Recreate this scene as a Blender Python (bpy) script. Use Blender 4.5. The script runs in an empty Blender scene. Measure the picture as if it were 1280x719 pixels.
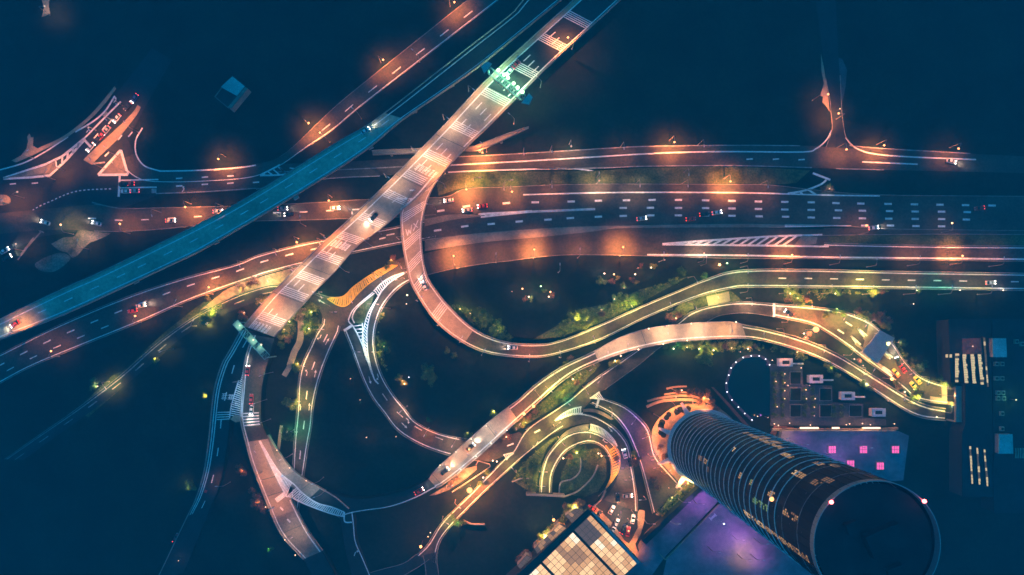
import bpy, bmesh, math, random
from mathutils import Vector, Matrix
from mathutils.noise import noise as pnoise
S = bpy.context.scene
COL = S.collection
R = math.radians
# ------------------------------------------------------------------ camera, sky, exposure
FP, HC = 900.0, 335.0            # focal length in photo pixels, camera height in metres
NX, NY = 618.0, 410.0            # foot of the camera in the photograph
cam = bpy.data.cameras.new('camera'); co = bpy.data.objects.new('camera', cam); COL.objects.link(co)
co.location = (0, 0, HC); cam.sensor_width = 36; cam.lens = 36 * FP / 1280
cam.shift_x = (640 - NX) / 1280; cam.shift_y = (NY - 359.5) / 1280
cam.clip_end = 6000; S.camera = co
w = bpy.data.worlds.new('World'); S.world = w; w.use_nodes = True
nt = w.node_tree; bg = nt.nodes['Background']
sky = nt.nodes.new('ShaderNodeTexSky'); sky.sky_type = 'NISHITA'; sky.sun_disc = False
sky.sun_elevation = R(2); sky.sun_rotation = R(250)
mx = nt.nodes.new('ShaderNodeMix'); mx.data_type = 'RGBA'; mx.inputs[0].default_value = .012
mx.inputs[6].default_value = (.0, .375, .900, 1)
nt.links.new(sky.outputs[0], mx.inputs[7]); nt.links.new(mx.outputs[2], bg.inputs[0])
bg.inputs[1].default_value = .76
S.view_settings.view_transform = 'Standard'; S.view_settings.look = 'None'
S.view_settings.exposure = 0; S.view_settings.gamma = 1
S.cycles.use_denoising = True; S.cycles.max_bounces = 4; S.cycles.volume_bounces = 0
S.cycles.diffuse_bounces = 1; S.cycles.glossy_bounces = 2; S.cycles.use_light_tree = True
S.cycles.sample_clamp_indirect = 4
SODIUM = (1, .30, .075); WARM = (1, .46, .17); OLIVE = (1, .80, .16); GREEN = (.25, 1, .35)
PINK = (1, .55, .30); VIOLET = (.62, .22, 1); WHITE = (1, .9, .75); COOL = (.6, .85, 1)
random.seed(7)

# ------------------------------------------------------------------ helpers
def W(px, py, z=0.0):
    k = (HC - z) / FP
    return Vector(((px - NX) * k, -(py - NY) * k, z))
def catmull(P, m=8):
    if len(P) < 3: return [Vector(p) for p in P]
    P = [Vector(p) for p in P]; Q = [2 * P[0] - P[1]] + P + [2 * P[-1] - P[-2]]; out = []
    for i in range(1, len(Q) - 2):
        a, b, c, d = Q[i-1:i+3]
        for j in range(m):
            t = j / m
            out.append(.5 * ((2*b) + (c-a)*t + (2*a-5*b+4*c-d)*t*t + (3*b-a-3*c+d)*t**3))
    out.append(P[-1]); return out
def resample(P, n):
    s = [0]
    for a, b in zip(P, P[1:]): s.append(s[-1] + (b - a).length)
    out = []; j = 0
    for i in range(n):
        t = s[-1] * i / (n - 1)
        while j < len(P) - 2 and s[j+1] < t: j += 1
        d = s[j+1] - s[j]
        out.append(P[j].lerp(P[j+1], 0 if d == 0 else min(1, (t - s[j]) / d)))
    return out
def lerp(a, b, t): return a + (b - a) * t

class MB:
    def __init__(s): s.v = []; s.f = []; s.m = []; s.mi = 0
    def face(s, pts):
        b = len(s.v); s.v += [tuple(p) for p in pts]; s.f.append(tuple(range(b, b + len(pts)))); s.m.append(s.mi)
    def up(s, pts):                      # horizontal polygon facing up
        a = sum(p[0]*q[1] - q[0]*p[1] for p, q in zip(pts, list(pts[1:]) + [pts[0]]))
        s.face(pts if a > 0 else list(reversed(pts)))
    def hexa(s, b, t):                   # bottom quad, top quad (same winding)
        a = sum(p[0]*q[1] - q[0]*p[1] for p, q in zip(b, list(b[1:]) + [b[0]]))
        if a < 0: b = list(reversed(b)); t = list(reversed(t))
        s.face(list(t)); s.face(list(reversed(b)))
        n = len(b)
        for i in range(n): j = (i + 1) % n; s.face([b[i], b[j], t[j], t[i]])
    def box(s, c, sz, rz=0, taper=1):
        c = Vector(c); M = Matrix.Rotation(rz, 3, 'Z'); x, y, z = [q / 2 for q in sz]
        b = [c + M @ Vector((i*x, j*y, -z)) for i, j in ((-1,-1),(1,-1),(1,1),(-1,1))]
        t = [c + M @ Vector((i*x*taper, j*y*taper, z)) for i, j in ((-1,-1),(1,-1),(1,1),(-1,1))]
        s.hexa(b, t)
    def prism(s, pts, z0, z1):
        s.hexa([Vector((p[0], p[1], z0)) for p in pts], [Vector((p[0], p[1], z1)) for p in pts])
    def tube(s, P, r, n=8, cap=True):
        P = [Vector(p) for p in P]; rs = r if isinstance(r, (list, tuple)) else [r] * len(P)
        rings = []
        for i, p in enumerate(P):
            d = (P[min(i+1, len(P)-1)] - P[max(i-1, 0)]).normalized()
            a = d.cross(Vector((0, 0, 1)))
            if a.length < .05: a = d.cross(Vector((0, 1, 0)))
            a.normalize(); c = d.cross(a)
            rings.append([p + rs[i] * (a * math.cos(k*2*math.pi/n) + c * math.sin(k*2*math.pi/n)) for k in range(n)])
        b = len(s.v)
        for q in rings: s.v += [tuple(x) for x in q]
        for i in range(len(P) - 1):
            for k in range(n):
                s.f.append((b+i*n+k, b+i*n+(k+1)%n, b+(i+1)*n+(k+1)%n, b+(i+1)*n+k)); s.m.append(s.mi)
        if cap:
            s.f.append(tuple(b + k for k in range(n))[::-1]); s.m.append(s.mi)
            s.f.append(tuple(b + (len(P)-1)*n + k for k in range(n))); s.m.append(s.mi)
    def ball(s, c, r, n=8, sq=1):
        c = Vector(c); b = len(s.v); h = n // 2
        for i in range(h + 1):
            a = math.pi * i / h
            for k in range(n):
                t = 2*math.pi*k/n; s.v.append(tuple(c + Vector((r*math.sin(a)*math.cos(t), r*math.sin(a)*math.sin(t), r*sq*math.cos(a)))))
        for i in range(h):
            for k in range(n):
                s.f.append((b+i*n+k, b+(i+1)*n+k, b+(i+1)*n+(k+1)%n, b+i*n+(k+1)%n)); s.m.append(s.mi)
    def build(s, name, mat, parent=None, smooth=False):
        me = bpy.data.meshes.new(name); me.from_pydata(s.v, [], s.f)
        mats = mat if isinstance(mat, (list, tuple)) else [mat]
        for m in mats: me.materials.append(m)
        if len(mats) > 1: me.polygons.foreach_set('material_index', s.m)
        if smooth: me.polygons.foreach_set('use_smooth', [True] * len(me.polygons))
        me.update(); o = bpy.data.objects.new(name, me); COL.objects.link(o)
        if parent: o.parent = parent
        return o
REG = []
def tag(o, label, cat, kind=None, group=None):
    o['label'] = label; o['category'] = cat
    if kind: o['kind'] = kind
    if group: o['group'] = group
    return o
def reg(o, desc, zone, cat, px, group): # label completed at the end by its place in its row
    o['category'] = cat; o['group'] = group; REG.append((o, desc, zone, px)); return o
def empty(name, loc=(0, 0, 0), rz=0):
    o = bpy.data.objects.new(name, None); COL.objects.link(o); o.location = loc; o.rotation_euler.z = rz
    o.empty_display_size = .5; return o
def copy_tree(o, parent=None):
    c = o.copy(); COL.objects.link(c); c.parent = parent
    for ch in list(o.children): copy_tree(ch, c)
    return c

# ------------------------------------------------------------------ materials
def mat(name, c, rough=.85, var=.25, scale=.25, metal=0, spec=.3, c2=None, bump=0, fine=0):
    m = bpy.data.materials.new(name); m.use_nodes = True; t = m.node_tree; p = t.nodes['Principled BSDF']
    p.inputs['Roughness'].default_value = rough; p.inputs['Metallic'].default_value = metal
    p.inputs['Specular IOR Level'].default_value = spec
    tc = t.nodes.new('ShaderNodeTexCoord'); n = t.nodes.new('ShaderNodeTexNoise')
    n.inputs['Scale'].default_value = scale; n.inputs['Detail'].default_value = 7; n.inputs['Roughness'].default_value = .65
    t.links.new(tc.outputs['Object'], n.inputs['Vector'])
    r = t.nodes.new('ShaderNodeValToRGB'); e = r.color_ramp.elements
    e[0].position = .32; e[1].position = .68
    c2 = c2 or tuple(q * (1 - var) for q in c)
    e[0].color = (*[q * (1 - var * .5) for q in c2], 1); e[1].color = (*[min(1, q * (1 + var)) for q in c], 1)
    t.links.new(n.outputs[0], r.inputs[0]); out = r.outputs[0]
    if fine:
        n2 = t.nodes.new('ShaderNodeTexNoise'); n2.inputs['Scale'].default_value = scale * 11; n2.inputs['Detail'].default_value = 5
        t.links.new(tc.outputs['Object'], n2.inputs['Vector'])
        mr = t.nodes.new('ShaderNodeMapRange'); mr.inputs[1].default_value = .3; mr.inputs[2].default_value = .7
        mr.inputs[3].default_value = 1 - fine; mr.inputs[4].default_value = 1 + fine * .6
        t.links.new(n2.outputs[0], mr.inputs[0])
        mm = t.nodes.new('ShaderNodeMix'); mm.data_type = 'RGBA'; mm.blend_type = 'MULTIPLY'; mm.inputs[0].default_value = 1
        t.links.new(out, mm.inputs[6]); t.links.new(mr.outputs[0], mm.inputs[7]); out = mm.outputs[2]
    t.links.new(out, p.inputs['Base Color'])
    if bump:
        b = t.nodes.new('ShaderNodeBump'); b.inputs['Strength'].default_value = bump
        t.links.new(n.outputs[0], b.inputs['Height']); t.links.new(b.outputs[0], p.inputs['Normal'])
    return m
def emit(name, c, strength, base=(.05, .05, .05)):
    m = bpy.data.materials.new(name); m.use_nodes = True; p = m.node_tree.nodes['Principled BSDF']
    p.inputs['Base Color'].default_value = (*base, 1); p.inputs['Emission Color'].default_value = (*c, 1)
    p.inputs['Emission Strength'].default_value = strength; return m
M = {}
M['ground'] = mat('dark_soil_and_grass', (.016, .018, .012), var=.5, scale=.05, fine=.4, spec=.1)
M['grass'] = mat('verge_grass', (.10, .11, .045), var=.5, scale=.12, fine=.6, spec=.1, c2=(.03, .04, .015))
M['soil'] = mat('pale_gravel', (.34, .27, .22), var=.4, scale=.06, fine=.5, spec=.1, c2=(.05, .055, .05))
M['patchy'] = mat('patchy_gravel', (.26, .215, .18), var=.3, scale=.11, fine=.5, spec=.1, c2=(.016, .018, .012))
M['asphalt'] = mat('asphalt', (.080, .062, .050), var=.3, scale=.09, fine=.35, spec=.25, rough=.75)
M['asphalt_dark'] = mat('dark_asphalt', (.026, .026, .028), var=.3, scale=.09, fine=.3, spec=.25, rough=.7)  # darker tone than the other asphalt
M['deck'] = mat('bridge_concrete', (.36, .30, .235), var=.22, scale=.07, fine=.16, spec=.2)
M['deck_teal'] = mat('grey_green_concrete', (.40, .42, .32), var=.25, scale=.06, fine=.25, spec=.2)
M['deck_mid'] = mat('worn_concrete', (.25, .21, .175), var=.3, scale=.09, fine=.25, spec=.2)
M['concrete'] = mat('barrier_concrete', (.34, .32, .30), var=.25, scale=.3, spec=.2)
M['kerb'] = mat('kerb_stone', (.24, .23, .21), var=.35, scale=.4, spec=.2)
M['paint'] = mat('worn_white_paint', (.84, .84, .82), var=.18, scale=.6, fine=.2, spec=.3)
M['paint_dim'] = mat('faded_white_paint', (.36, .37, .37), var=.4, scale=.5, fine=.4, spec=.3)
M['yellow'] = mat('worn_yellow_paint', (.78, .42, .06), var=.2, scale=.6, fine=.25)
M['joint'] = mat('rubber_joint', (.10, .09, .09), var=.2, scale=1)
M['metal'] = mat('galvanised_steel', (.35, .36, .36), var=.15, scale=2, metal=.5, rough=.5)
M['steel_pale'] = mat('pale_painted_steel', (.62, .62, .64), var=.12, scale=1, rough=.45)
M['teal_steel'] = mat('sea_green_painted_steel', (.22, .48, .44), var=.15, scale=1, rough=.5)
M['leaf'] = mat('green_leaves', (.11, .17, .035), var=.5, scale=.9, spec=.2, rough=.6, c2=(.03, .05, .012))
M['leaf2'] = mat('yellow_green_leaves', (.22, .24, .05), var=.5, scale=.9, spec=.2, rough=.6, c2=(.05, .06, .015))
M['leaf3'] = mat('rust_brown_leaves', (.20, .10, .06), var=.5, scale=.9, spec=.2, rough=.6, c2=(.06, .03, .02))
M['bark'] = mat('bark', (.09, .065, .045), var=.3, scale=4)
M['roof'] = mat('dark_roof_felt', (.02, .022, .024), var=.3, scale=.2)
M['roof_blue'] = mat('blue_sheet_roof', (.20, .52, .50), var=.2, scale=.15, fine=.2)
M['roof_slate'] = mat('blue_grey_metal_roof', (.42, .42, .38), var=.12, scale=.3, fine=.15, rough=.5)
M['wall'] = mat('rendered_wall', (.30, .28, .26), var=.2, scale=.5)
M['brick'] = mat('red_brown_cladding', (.22, .085, .06), var=.2, scale=.5)
M['pave'] = mat('grey_paving', (.095, .085, .095), var=.35, scale=.15, fine=.35)
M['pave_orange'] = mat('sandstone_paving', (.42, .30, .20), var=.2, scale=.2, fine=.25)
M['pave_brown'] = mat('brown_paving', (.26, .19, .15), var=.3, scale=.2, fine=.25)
M['water'] = mat('dark_pond_water', (.004, .008, .010), rough=.12, var=.1, scale=1, spec=.5, bump=.02)
M['tyre'] = mat('tyre_rubber', (.02, .02, .02), var=.1, scale=5)
M['rim'] = mat('wheel_alloy', (.4, .4, .4), metal=.8, rough=.35, var=.1)
M['glass'] = mat('dark_glass', (.012, .016, .02), rough=.08, var=.1, scale=1, spec=.6)
M['tglass'] = mat('tower_glass', (.006, .010, .014), rough=.5, var=.3, scale=.3, spec=.04)
M['ledge'] = mat('white_aluminium_ledge', (.86, .88, .86), rough=.4, var=.1, scale=.5)
M['slab'] = mat('terrace_slab', (.25, .19, .23), var=.35, scale=.05, fine=.2)
M['plastic_pink'] = emit('pink_skylight_glow', (1, .12, .42), 1.5)
for k, c in dict(car_white=(.72, .73, .75), car_black=(.02, .02, .022), car_silver=(.42, .43, .45), car_red=(.45, .03, .03), car_yellow=(.7, .42, .04), car_blue=(.06, .12, .3)).items():
    M[k] = mat(k.replace('car_', '') + '_car_paint', c, rough=.3, var=.05, scale=.5, spec=.5)
EM = dict(sodium=emit('sodium_lamp_glass', (1, .36, .10), 7), warm=emit('warm_lamp_glass', (1, .52, .20), 6),
          white=emit('white_lamp_glass', (1, .74, .45), 5), green=emit('green_white_lamp_glass', (.50, 1, .42), 6),
          dim=emit('dim_lamp_glass', (1, .7, .45), 1.2), head=emit('headlight_glass', (1, .92, .82), 16),
          tail=emit('taillight_glass', (1, .05, .03), 5), red=emit('red_beacon_glass', (1, .1, .1), 18),
          bulb=emit('small_bulb_glass', (1, .62, .36), 4), cool=emit('cool_bulb_glass', (.8, .9, 1), 6),
          star=emit('floodlight_glass', (1, .40, .13), 3.2), tube=emit('strip_light_glass', (1, .62, .40), 3.2))

# ------------------------------------------------------------------ ribbons: roads and bridges
def ext_line(P, a, b):
    P = [tuple(p) for p in P]
    def ex(p, q, d):
        v = Vector(p) - Vector(q); v.normalize(); r = Vector(p) + v * d; return (r.x, r.y)
    if a: P = [ex(P[0], P[1], a)] + P
    if b: P = P + [ex(P[-1], P[-2], b)]
    return P
class Rib:
    def __init__(s, L, Rr, z=0.05, ext=(0, 0), step=2.6):
        L = ext_line(L, *ext); Rr = ext_line(Rr, *ext)
        l = catmull(L); r = catmull(Rr)
        ln = sum((b - a).length for a, b in zip(l, l[1:])) * HC / FP
        s.n = n = max(4, int(ln / step)); l = resample(l, n); r = resample(r, n)
        zz = z if isinstance(z, (list, tuple)) else [(0, z), (1, z)]
        def zf(t):
            for (a, za), (b, zb) in zip(zz, zz[1:]):
                if t <= b:
                    q = 0 if b == a else (t - a) / (b - a); q = q*q*(3-2*q); return za + (zb - za) * q
            return zz[-1][1]
        s.z = [zf(i / (n - 1)) for i in range(n)]
        s.l = [W(p.x, p.y, s.z[i]) for i, p in enumerate(l)]; s.r = [W(p.x, p.y, s.z[i]) for i, p in enumerate(r)]
        s.s = [0]; mid = [(a + b) / 2 for a, b in zip(s.l, s.r)]; s.mid = mid
        for a, b in zip(mid, mid[1:]): s.s.append(s.s[-1] + (b - a).length)
        s.len = s.s[-1]
    def idx(s, d):
        d = max(0, min(s.len, d)); lo, hi = 0, s.n - 1
        while hi - lo > 1:
            m = (lo + hi) // 2
            if s.s[m] <= d: lo = m
            else: hi = m
        return lo, (d - s.s[lo]) / max(1e-9, s.s[hi] - s.s[lo])
    def at(s, d, u, dz=0, off=0):
        i, t = s.idx(d); j = min(i + 1, s.n - 1)
        a = s.l[i].lerp(s.l[j], t); b = s.r[i].lerp(s.r[j], t); p = a.lerp(b, u)
        if off: v = (b - a); v.z = 0; v.normalize(); p = p + v * off
        return p + Vector((0, 0, dz))
    def width(s, d): return (s.at(d, 0) - s.at(d, 1)).length
    def s_of(s, px, py):
        best = min(range(s.n), key=lambda i: (s.mid[i] - W(px, py, s.z[i])).length); return s.s[best]
    def dirn(s, d):
        a = s.at(max(0, d - 2), .5); b = s.at(min(s.len, d + 2), .5); v = b - a; return math.atan2(v.y, v.x)
    def steps(s, a, b, st=2.6):
        n = max(1, int((b - a) / st)); return [a + (b - a) * i / n for i in range(n + 1)]
    def strip(s, mb, a, b, u0=0, u1=1, o0=0, o1=0, dz=0, div=1):
        q = s.steps(a, b)
        for x, y in zip(q, q[1:]):
            for k in range(div):
                ua, ub = lerp(u0, u1, k/div), lerp(u0, u1, (k+1)/div)
                oa, ob = (o0 if k == 0 else 0), (o1 if k == div-1 else 0)
                mb.up([s.at(x, ua, dz, oa), s.at(x, ub, dz, ob), s.at(y, ub, dz, ob), s.at(y, ua, dz, oa)])
    def line(s, mb, u, off=0, w=.38, a=0, b=None, dz=.03):
        w *= 1.25
        s.strip(mb, a, s.len if b is None else b, u, u, off - w/2, off + w/2, dz)
    def dash(s, mb, u, ln=4, gap=9, w=.4, a=0, b=None, dz=.03, ph=0):
        b = s.len if b is None else b; x = a + ph
        while x + ln < b: s.line(mb, u, 0, w, x, x + ln, dz); x += ln + gap
    def wall(s, mb, u, off, w, h, a=0, b=None, z0=0):
        q = s.steps(a, s.len if b is None else b); f = 1
        P = [[s.at(x, u, z0, off - w/2), s.at(x, u, z0, off + w/2), s.at(x, u, h, off + w*.35), s.at(x, u, h, off - w*.35)] for x in q]
        for A, B in zip(P, P[1:]):
            for k in range(4): mb.face([A[k], B[k], B[(k+1) % 4], A[(k+1) % 4]])
        mb.face(P[0]); mb.face(P[-1][::-1])
    def skirt(s, mb, a, b, depth=None, ow=.25):
        """closed sides and soffit: depth metres thick, or down to the ground"""
        q = s.steps(a, b); P = []
        for x in q:
            l = s.at(x, 0, -.01, -ow); r = s.at(x, 1, -.01, ow)
            zl = l.z - depth if depth else -.3
            P.append([l, r, Vector((r.x, r.y, zl)), Vector((l.x, l.y, zl))])
        for A, B in zip(P, P[1:]):
            for k in (1, 2, 3): mb.face([A[k], B[k], B[(k+1) % 4], A[(k+1) % 4]])
        mb.face(P[0]); mb.face(P[-1][::-1])
    def bars(s, mb, d, n=5, gap=.85, w=.34, u0=.03, u1=.97, dz=.03, shear=0):
        for k in range(n):
            x = d + k * gap; m = 6
            for j in range(m):
                ua, ub = lerp(u0, u1, j/m), lerp(u0, u1, (j+1)/m)
                xa, xb = x + shear * ua, x + shear * ub
                mb.up([s.at(xa, ua, dz), s.at(xb, ub, dz), s.at(xb + w, ub, dz), s.at(xa + w, ua, dz)])
    def glyphs(s, mb, d, u0, u1, n, h, seed=1, dz=.032):
        """worn painted characters, built as brush strokes"""
        rnd = random.Random(seed); du = (u1 - u0) / n
        def st(a, b, c, e, wd=.30):   # stroke from (d,u) to (d,u)
            p, q = s.at(a, b, dz), s.at(c, e, dz); v = (q - p); v.normalize(); nn = Vector((-v.y, v.x, 0)) * wd / 2
            mb.up([p - nn, q - nn, q + nn, p + nn])
        for i in range(n):
            a, b = u0 + i*du + du*.08, u0 + (i+1)*du - du*.08
            for k in range(4): x = d + h * (k + .5 + rnd.uniform(-.15, .15)) / 4.2; st(x, a, x + rnd.uniform(-.2, .2), b if k % 2 else lerp(a, b, rnd.uniform(.6, 1)))
            for k in range(2): u = lerp(a, b, .3 + .45*k + rnd.uniform(-.1, .1)); st(d + rnd.uniform(0, .5), u, d + h - rnd.uniform(0, .5), u)
def pxline(mb, P, w=.4, z=.1, closed=False, smooth=True):
    w = w * 1.3 if w < 1 else w
    Q = catmull(P) if smooth and len(P) > 2 else [Vector(p) for p in P]
    if closed: Q.append(Q[0])
    V = [W(p[0], p[1], z) for p in Q]; N = []
    for i in range(len(V)):
        d = V[min(i+1, len(V)-1)] - V[max(i-1, 0)]; d.z = 0
        if d.length == 0: d = Vector((1, 0, 0))
        d.normalize(); N.append(Vector((-d.y, d.x, 0)) * w / 2)
    for i in range(len(V) - 1):
        if not smooth:
            d = V[i+1] - V[i]; d.normalize(); n = Vector((-d.y, d.x, 0)) * w / 2
            mb.up([V[i] - n, V[i+1] - n, V[i+1] + n, V[i] + n])
        else: mb.up([V[i] - N[i], V[i+1] - N[i+1], V[i+1] + N[i+1], V[i] + N[i]])
def gore(mb, A, B, z, n, shear=0.0, w=.32, outline=.4, smooth=True):
    w *= 1.15
    """painted hatching between two traced edges"""
    a = resample(catmull(A) if smooth else [Vector(p) for p in A], 200); b = resample(catmull(B) if smooth else [Vector(p) for p in B], 200)
    if outline:
        pxline(mb, A, outline, z + .004, smooth=smooth); pxline(mb, B, outline, z + .004, smooth=smooth)
    for i in range(n):
        t = (i + .5) / n; t2 = t + shear
        if not 0 <= t2 <= 1: continue
        p, q = a[int(t*199)], b[int(t2*199)]
        p, q = W(p.x, p.y, z), W(q.x, q.y, z); d = q - p
        if d.length < .5: continue
        d.normalize(); nn = Vector((-d.y, d.x, 0)) * w / 2
        mb.up([p - nn, q - nn, q + nn, p + nn])
def poly(name, P, z, m, label, cat='ground', kind='structure', smooth=False, thick=0, parent=None):
    Q = [Vector(p) for p in P]
    if smooth: Q = catmull(P + [P[0]], 6)[:-1]
    mb = MB(); V = [W(p[0], p[1], z) for p in Q]
    bm = bmesh.new(); vs = [bm.verts.new(v) for v in V]; f = bm.faces.new(vs)
    f.normal_update()
    if f.normal.z < 0: f.normal_flip()
    if thick:
        r = bmesh.ops.extrude_face_region(bm, geom=[f]); bmesh.ops.translate(bm, verts=[g for g in r['geom'] if isinstance(g, bmesh.types.BMVert)], vec=(0, 0, thick))
        bmesh.ops.recalc_face_normals(bm, faces=bm.faces)
    bmesh.ops.triangulate(bm, faces=[x for x in bm.faces if len(x.verts) > 4])
    me = bpy.data.meshes.new(name); bm.to_mesh(me); bm.free(); me.materials.append(m)
    o = bpy.data.objects.new(name, me); COL.objects.link(o)
    if parent: o.parent = parent
    else: tag(o, label, cat, kind)
    return o
ARROWS = MB()
def arrow(px, py, ang, z, turn=0, L=4.2):
    c = W(px, py, z); M3 = Matrix.Rotation(R(ang), 3, 'Z')
    def q(P): ARROWS.up([c + M3 @ Vector((x*L/6, y*L/6, 0)) for x, y in P])
    if not turn:
        q([(-3, -.25), (.8, -.25), (.8, .25), (-3, .25)]); q([(.8, -1.0), (3, 0), (.8, 1.0)])
    else:
        q([(-3, -.3), (0, -.3), (0, .3), (-3, .3)]); q([(0, -.3), (.9, .5*turn), (.5, .9*turn), (-.3, .3)])
        q([(1.6, .3*turn), (1.3, 2*turn), (-.3, 1.1*turn)])

# ------------------------------------------------------------------ ground and haze
gmb = MB()
for i in range(-8, 8):
    for j in range(-8, 8): gmb.up([Vector((x*190, y*190, 0)) for x, y in ((i, j), (i+1, j), (i+1, j+1), (i, j+1))])
tag(gmb.build('ground', M['ground']), 'dark soil and rough grass spreading under the whole interchange', 'ground', 'structure')
hz = MB(); hz.box((0, 0, (HC + 6 - 1.5) / 2), (3300, 3300, HC + 6 + 1.5))  # blue scatter volume added to lift the blacks to navy
hm = bpy.data.materials.new('added_haze'); hm.use_nodes = True; t_ = hm.node_tree; t_.nodes.clear()
v_ = t_.nodes.new('ShaderNodeVolumePrincipled'); o_ = t_.nodes.new('ShaderNodeOutputMaterial')
t_.links.new(v_.outputs[0], o_.inputs['Volume']); v_.inputs['Density'].default_value = .00066
v_.inputs['Color'].default_value = (.045, .80, 1, 1)
tag(hz.build('haze', hm), 'thin blue haze volume added over the interchange to lift the blacks', 'haze', 'stuff')

def road(name, rib, label, m='asphalt', dz=0, kerb=(1, 1), lines=((0, .9), (1, -.9)), dashes=(), kr=None, paint='paint', lw=.36, ln=4, gap=9):
    mb = MB(); rib.strip(mb, 0, rib.len, div=3); o = mb.build(name, M[m]); tag(o, label, 'road', 'structure')
    k = MB(); a, b = kr or (0, rib.len)
    if kerb[0]: rib.wall(k, 0, -.15, .38, .13, a, b, -.06)
    if kerb[1]: rib.wall(k, 1, .15, .38, .13, a, b, -.06)
    if k.f: k.build('kerb', M['kerb'], o)
    l = MB()
    for u, off in lines: rib.line(l, u, off, lw)
    for d in dashes:
        u, dd = d[0], (d[1] if len(d) > 1 else {}); rib.dash(l, u, **{**dict(ln=ln, gap=gap), **dd})
    if l.f: l.build('lane_marking', M[paint], o)
    return o

# ------------------------------------------------------------------ ground-level roads (traced edge pairs)
poly('junction_asphalt', [(-60, 232), (0, 212), (29, 203), (56, 188.6), (93, 166), (117, 150.6), (144, 119.5), (190, 60), (215, 75), (178, 140), (160, 175), (170, 195), (182, 208), (205, 214), (200, 243), (150, 262), (95, 290), (50, 296), (-60, 350)], .05, M['asphalt_dark'], 'dark asphalt of the wide junction in the upper left corner', 'road')
H1 = Rib([(170, 214.5), (200, 214), (250, 212), (300, 208), (350, 205), (418, 203), (493, 199), (560, 197), (600, 195), (670, 191), (750, 186), (812, 183), (920, 181.5), (1000, 182), (1040, 184), (1100, 185), (1213, 192), (1290, 196)],
         [(170, 243), (195, 242), (250, 240.5), (320, 236), (405, 223.5), (475, 219.5), (530, 217), (600, 214), (670, 211), (750, 210), (813, 208), (920, 207.5), (1018, 210), (1045, 211), (1105, 212.5), (1220, 215), (1290, 217)], .09, (0, 120))
rd = road('frontage_road', H1, 'northern frontage road passing under the wide diagonal bridge', 'asphalt', kerb=(0, 0), lines=())
R2 = Rib([(168, 192), (172, 200), (185, 209), (215, 213.5), (250, 212.5), (300, 208), (335, 202), (350, 196), (370, 180.5), (420, 133), (475, 88), (535, 40), (585, 0)],
         [(150, 200), (160, 215), (180, 226), (215, 228), (255, 227), (300, 224), (325, 219), (352, 206), (382, 185), (415, 163), (447, 136), (488, 104), (545, 60), (607, 12)], .12, (0, 160))
road('slip_road', R2, 'slip road climbing from the frontage road to the upper edge', 'asphalt', kerb=(1, 1), lines=((1, -.3),), kr=(R2.s_of(345, 205), R2.len), dashes=((.62, dict(ln=5, gap=9, a=R2.s_of(400, 160))),))
H2 = Rib([(-60, 272), (50, 262), (115, 256), (150, 261), (210, 260), (293, 258), (345, 256), (407, 253), (455, 250), (530, 248), (545, 247)],
         [(-60, 300), (50, 288), (150, 289), (213, 285), (253, 281), (320, 276), (370, 275), (430, 273), (500, 271), (530, 269), (545, 268)], .15)
road('through_road', H2, 'through road running west under both bridges', 'asphalt', kerb=(1, 1), lines=(), kr=(H2.s_of(120, 272), H2.len), dashes=((.52, dict(ln=3.6, gap=8.7, a=H2.s_of(108, 274), w=.45)),))
H3W = Rib([(-40, 463), (10, 438), (75, 406), (155, 372.6), (225, 349), (296, 330), (320, 320), (365, 308), (408, 299), (480, 286.5), (530, 276), (545, 273)],
          [(-40, 501), (0, 479), (40, 458), (100, 433), (175, 402.6), (238, 375), (320, 346), (340, 340), (378, 330), (458, 313), (493, 306), (530, 300), (545, 297)], .18, (120, 0))
road('curving_carriageway', H3W, 'purple lit carriageway curving down to the left edge', 'asphalt', kerb=(1, 1), lines=((0, .7), (1, -.7)), dashes=((.38, dict(ln=3.8, gap=8.2, w=.5)), (.70, dict(ln=3.8, gap=8.2, w=.4, ph=5, b=H3W.s_of(150, 400)))))
HM = Rib([(530, 248), (560, 246), (583, 236.5), (640, 234), (670, 232.5), (750, 230.5), (920, 231), (965, 232), (1020, 238), (1100, 244), (1290, 246)],
         [(530, 300), (560, 296), (583, 293.5), (600, 291.5), (698, 284.5), (780, 282), (920, 280), (981, 281), (1064, 283), (1120, 286), (1290, 288)], .21, (0, 120))
hm_ = road('main_highway', HM, 'wide multi lane highway running east beyond the diagonal bridge', 'asphalt', kerb=(1, 1), lines=())
H5 = Rib([(520, 320), (560, 310), (600, 304), (675, 296.5), (738, 290), (780, 286), (920, 284.5), (981, 286), (1035, 287)],
         [(520, 347), (560, 337), (600, 330), (638, 325.5), (683, 320), (725, 318), (808, 319.5), (920, 322.5), (1035, 323)], .24)
road('southern_carriageway', H5, 'southern carriageway with orange pools south of the median', 'asphalt', kerb=(0, 1), lines=())
H5B = Rib([(1030, 304), (1058, 305), (1160, 307), (1290, 308)], [(1030, 323), (1080, 324), (1160, 325), (1290, 326.5)], .25, (0, 120))
road('southern_carriageway', H5B, 'southern carriageway east of the striped gore, reddish verge line', 'asphalt', kerb=(1, 1), lines=((0, .8),))
H5C = Rib([(1030, 285), (1160, 286.5), (1290, 288)], [(1028, 294), (1075, 293.3), (1190, 292.3), (1290, 293)], .27, (0, 120))
road('merge_lane', H5C, 'merge lane between the highway and the green verge', 'asphalt', kerb=(0, 1), lines=())
TOP = Rib([(1033, 184), (1039, 168), (1041, 160), (1039, 140), (1038, 125), (1033, 100), (1029, 70)], [(1068, 186), (1057, 172), (1054, 155), (1052, 140), (1050, 100), (1048, 70), (1047, 50)], .10, (0, 140))
road('side_street', TOP, 'side street leaving the frontage road northwards', 'asphalt_dark', kerb=(1, 1), kr=(0, TOP.s_of(1040, 95)), lines=())
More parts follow.
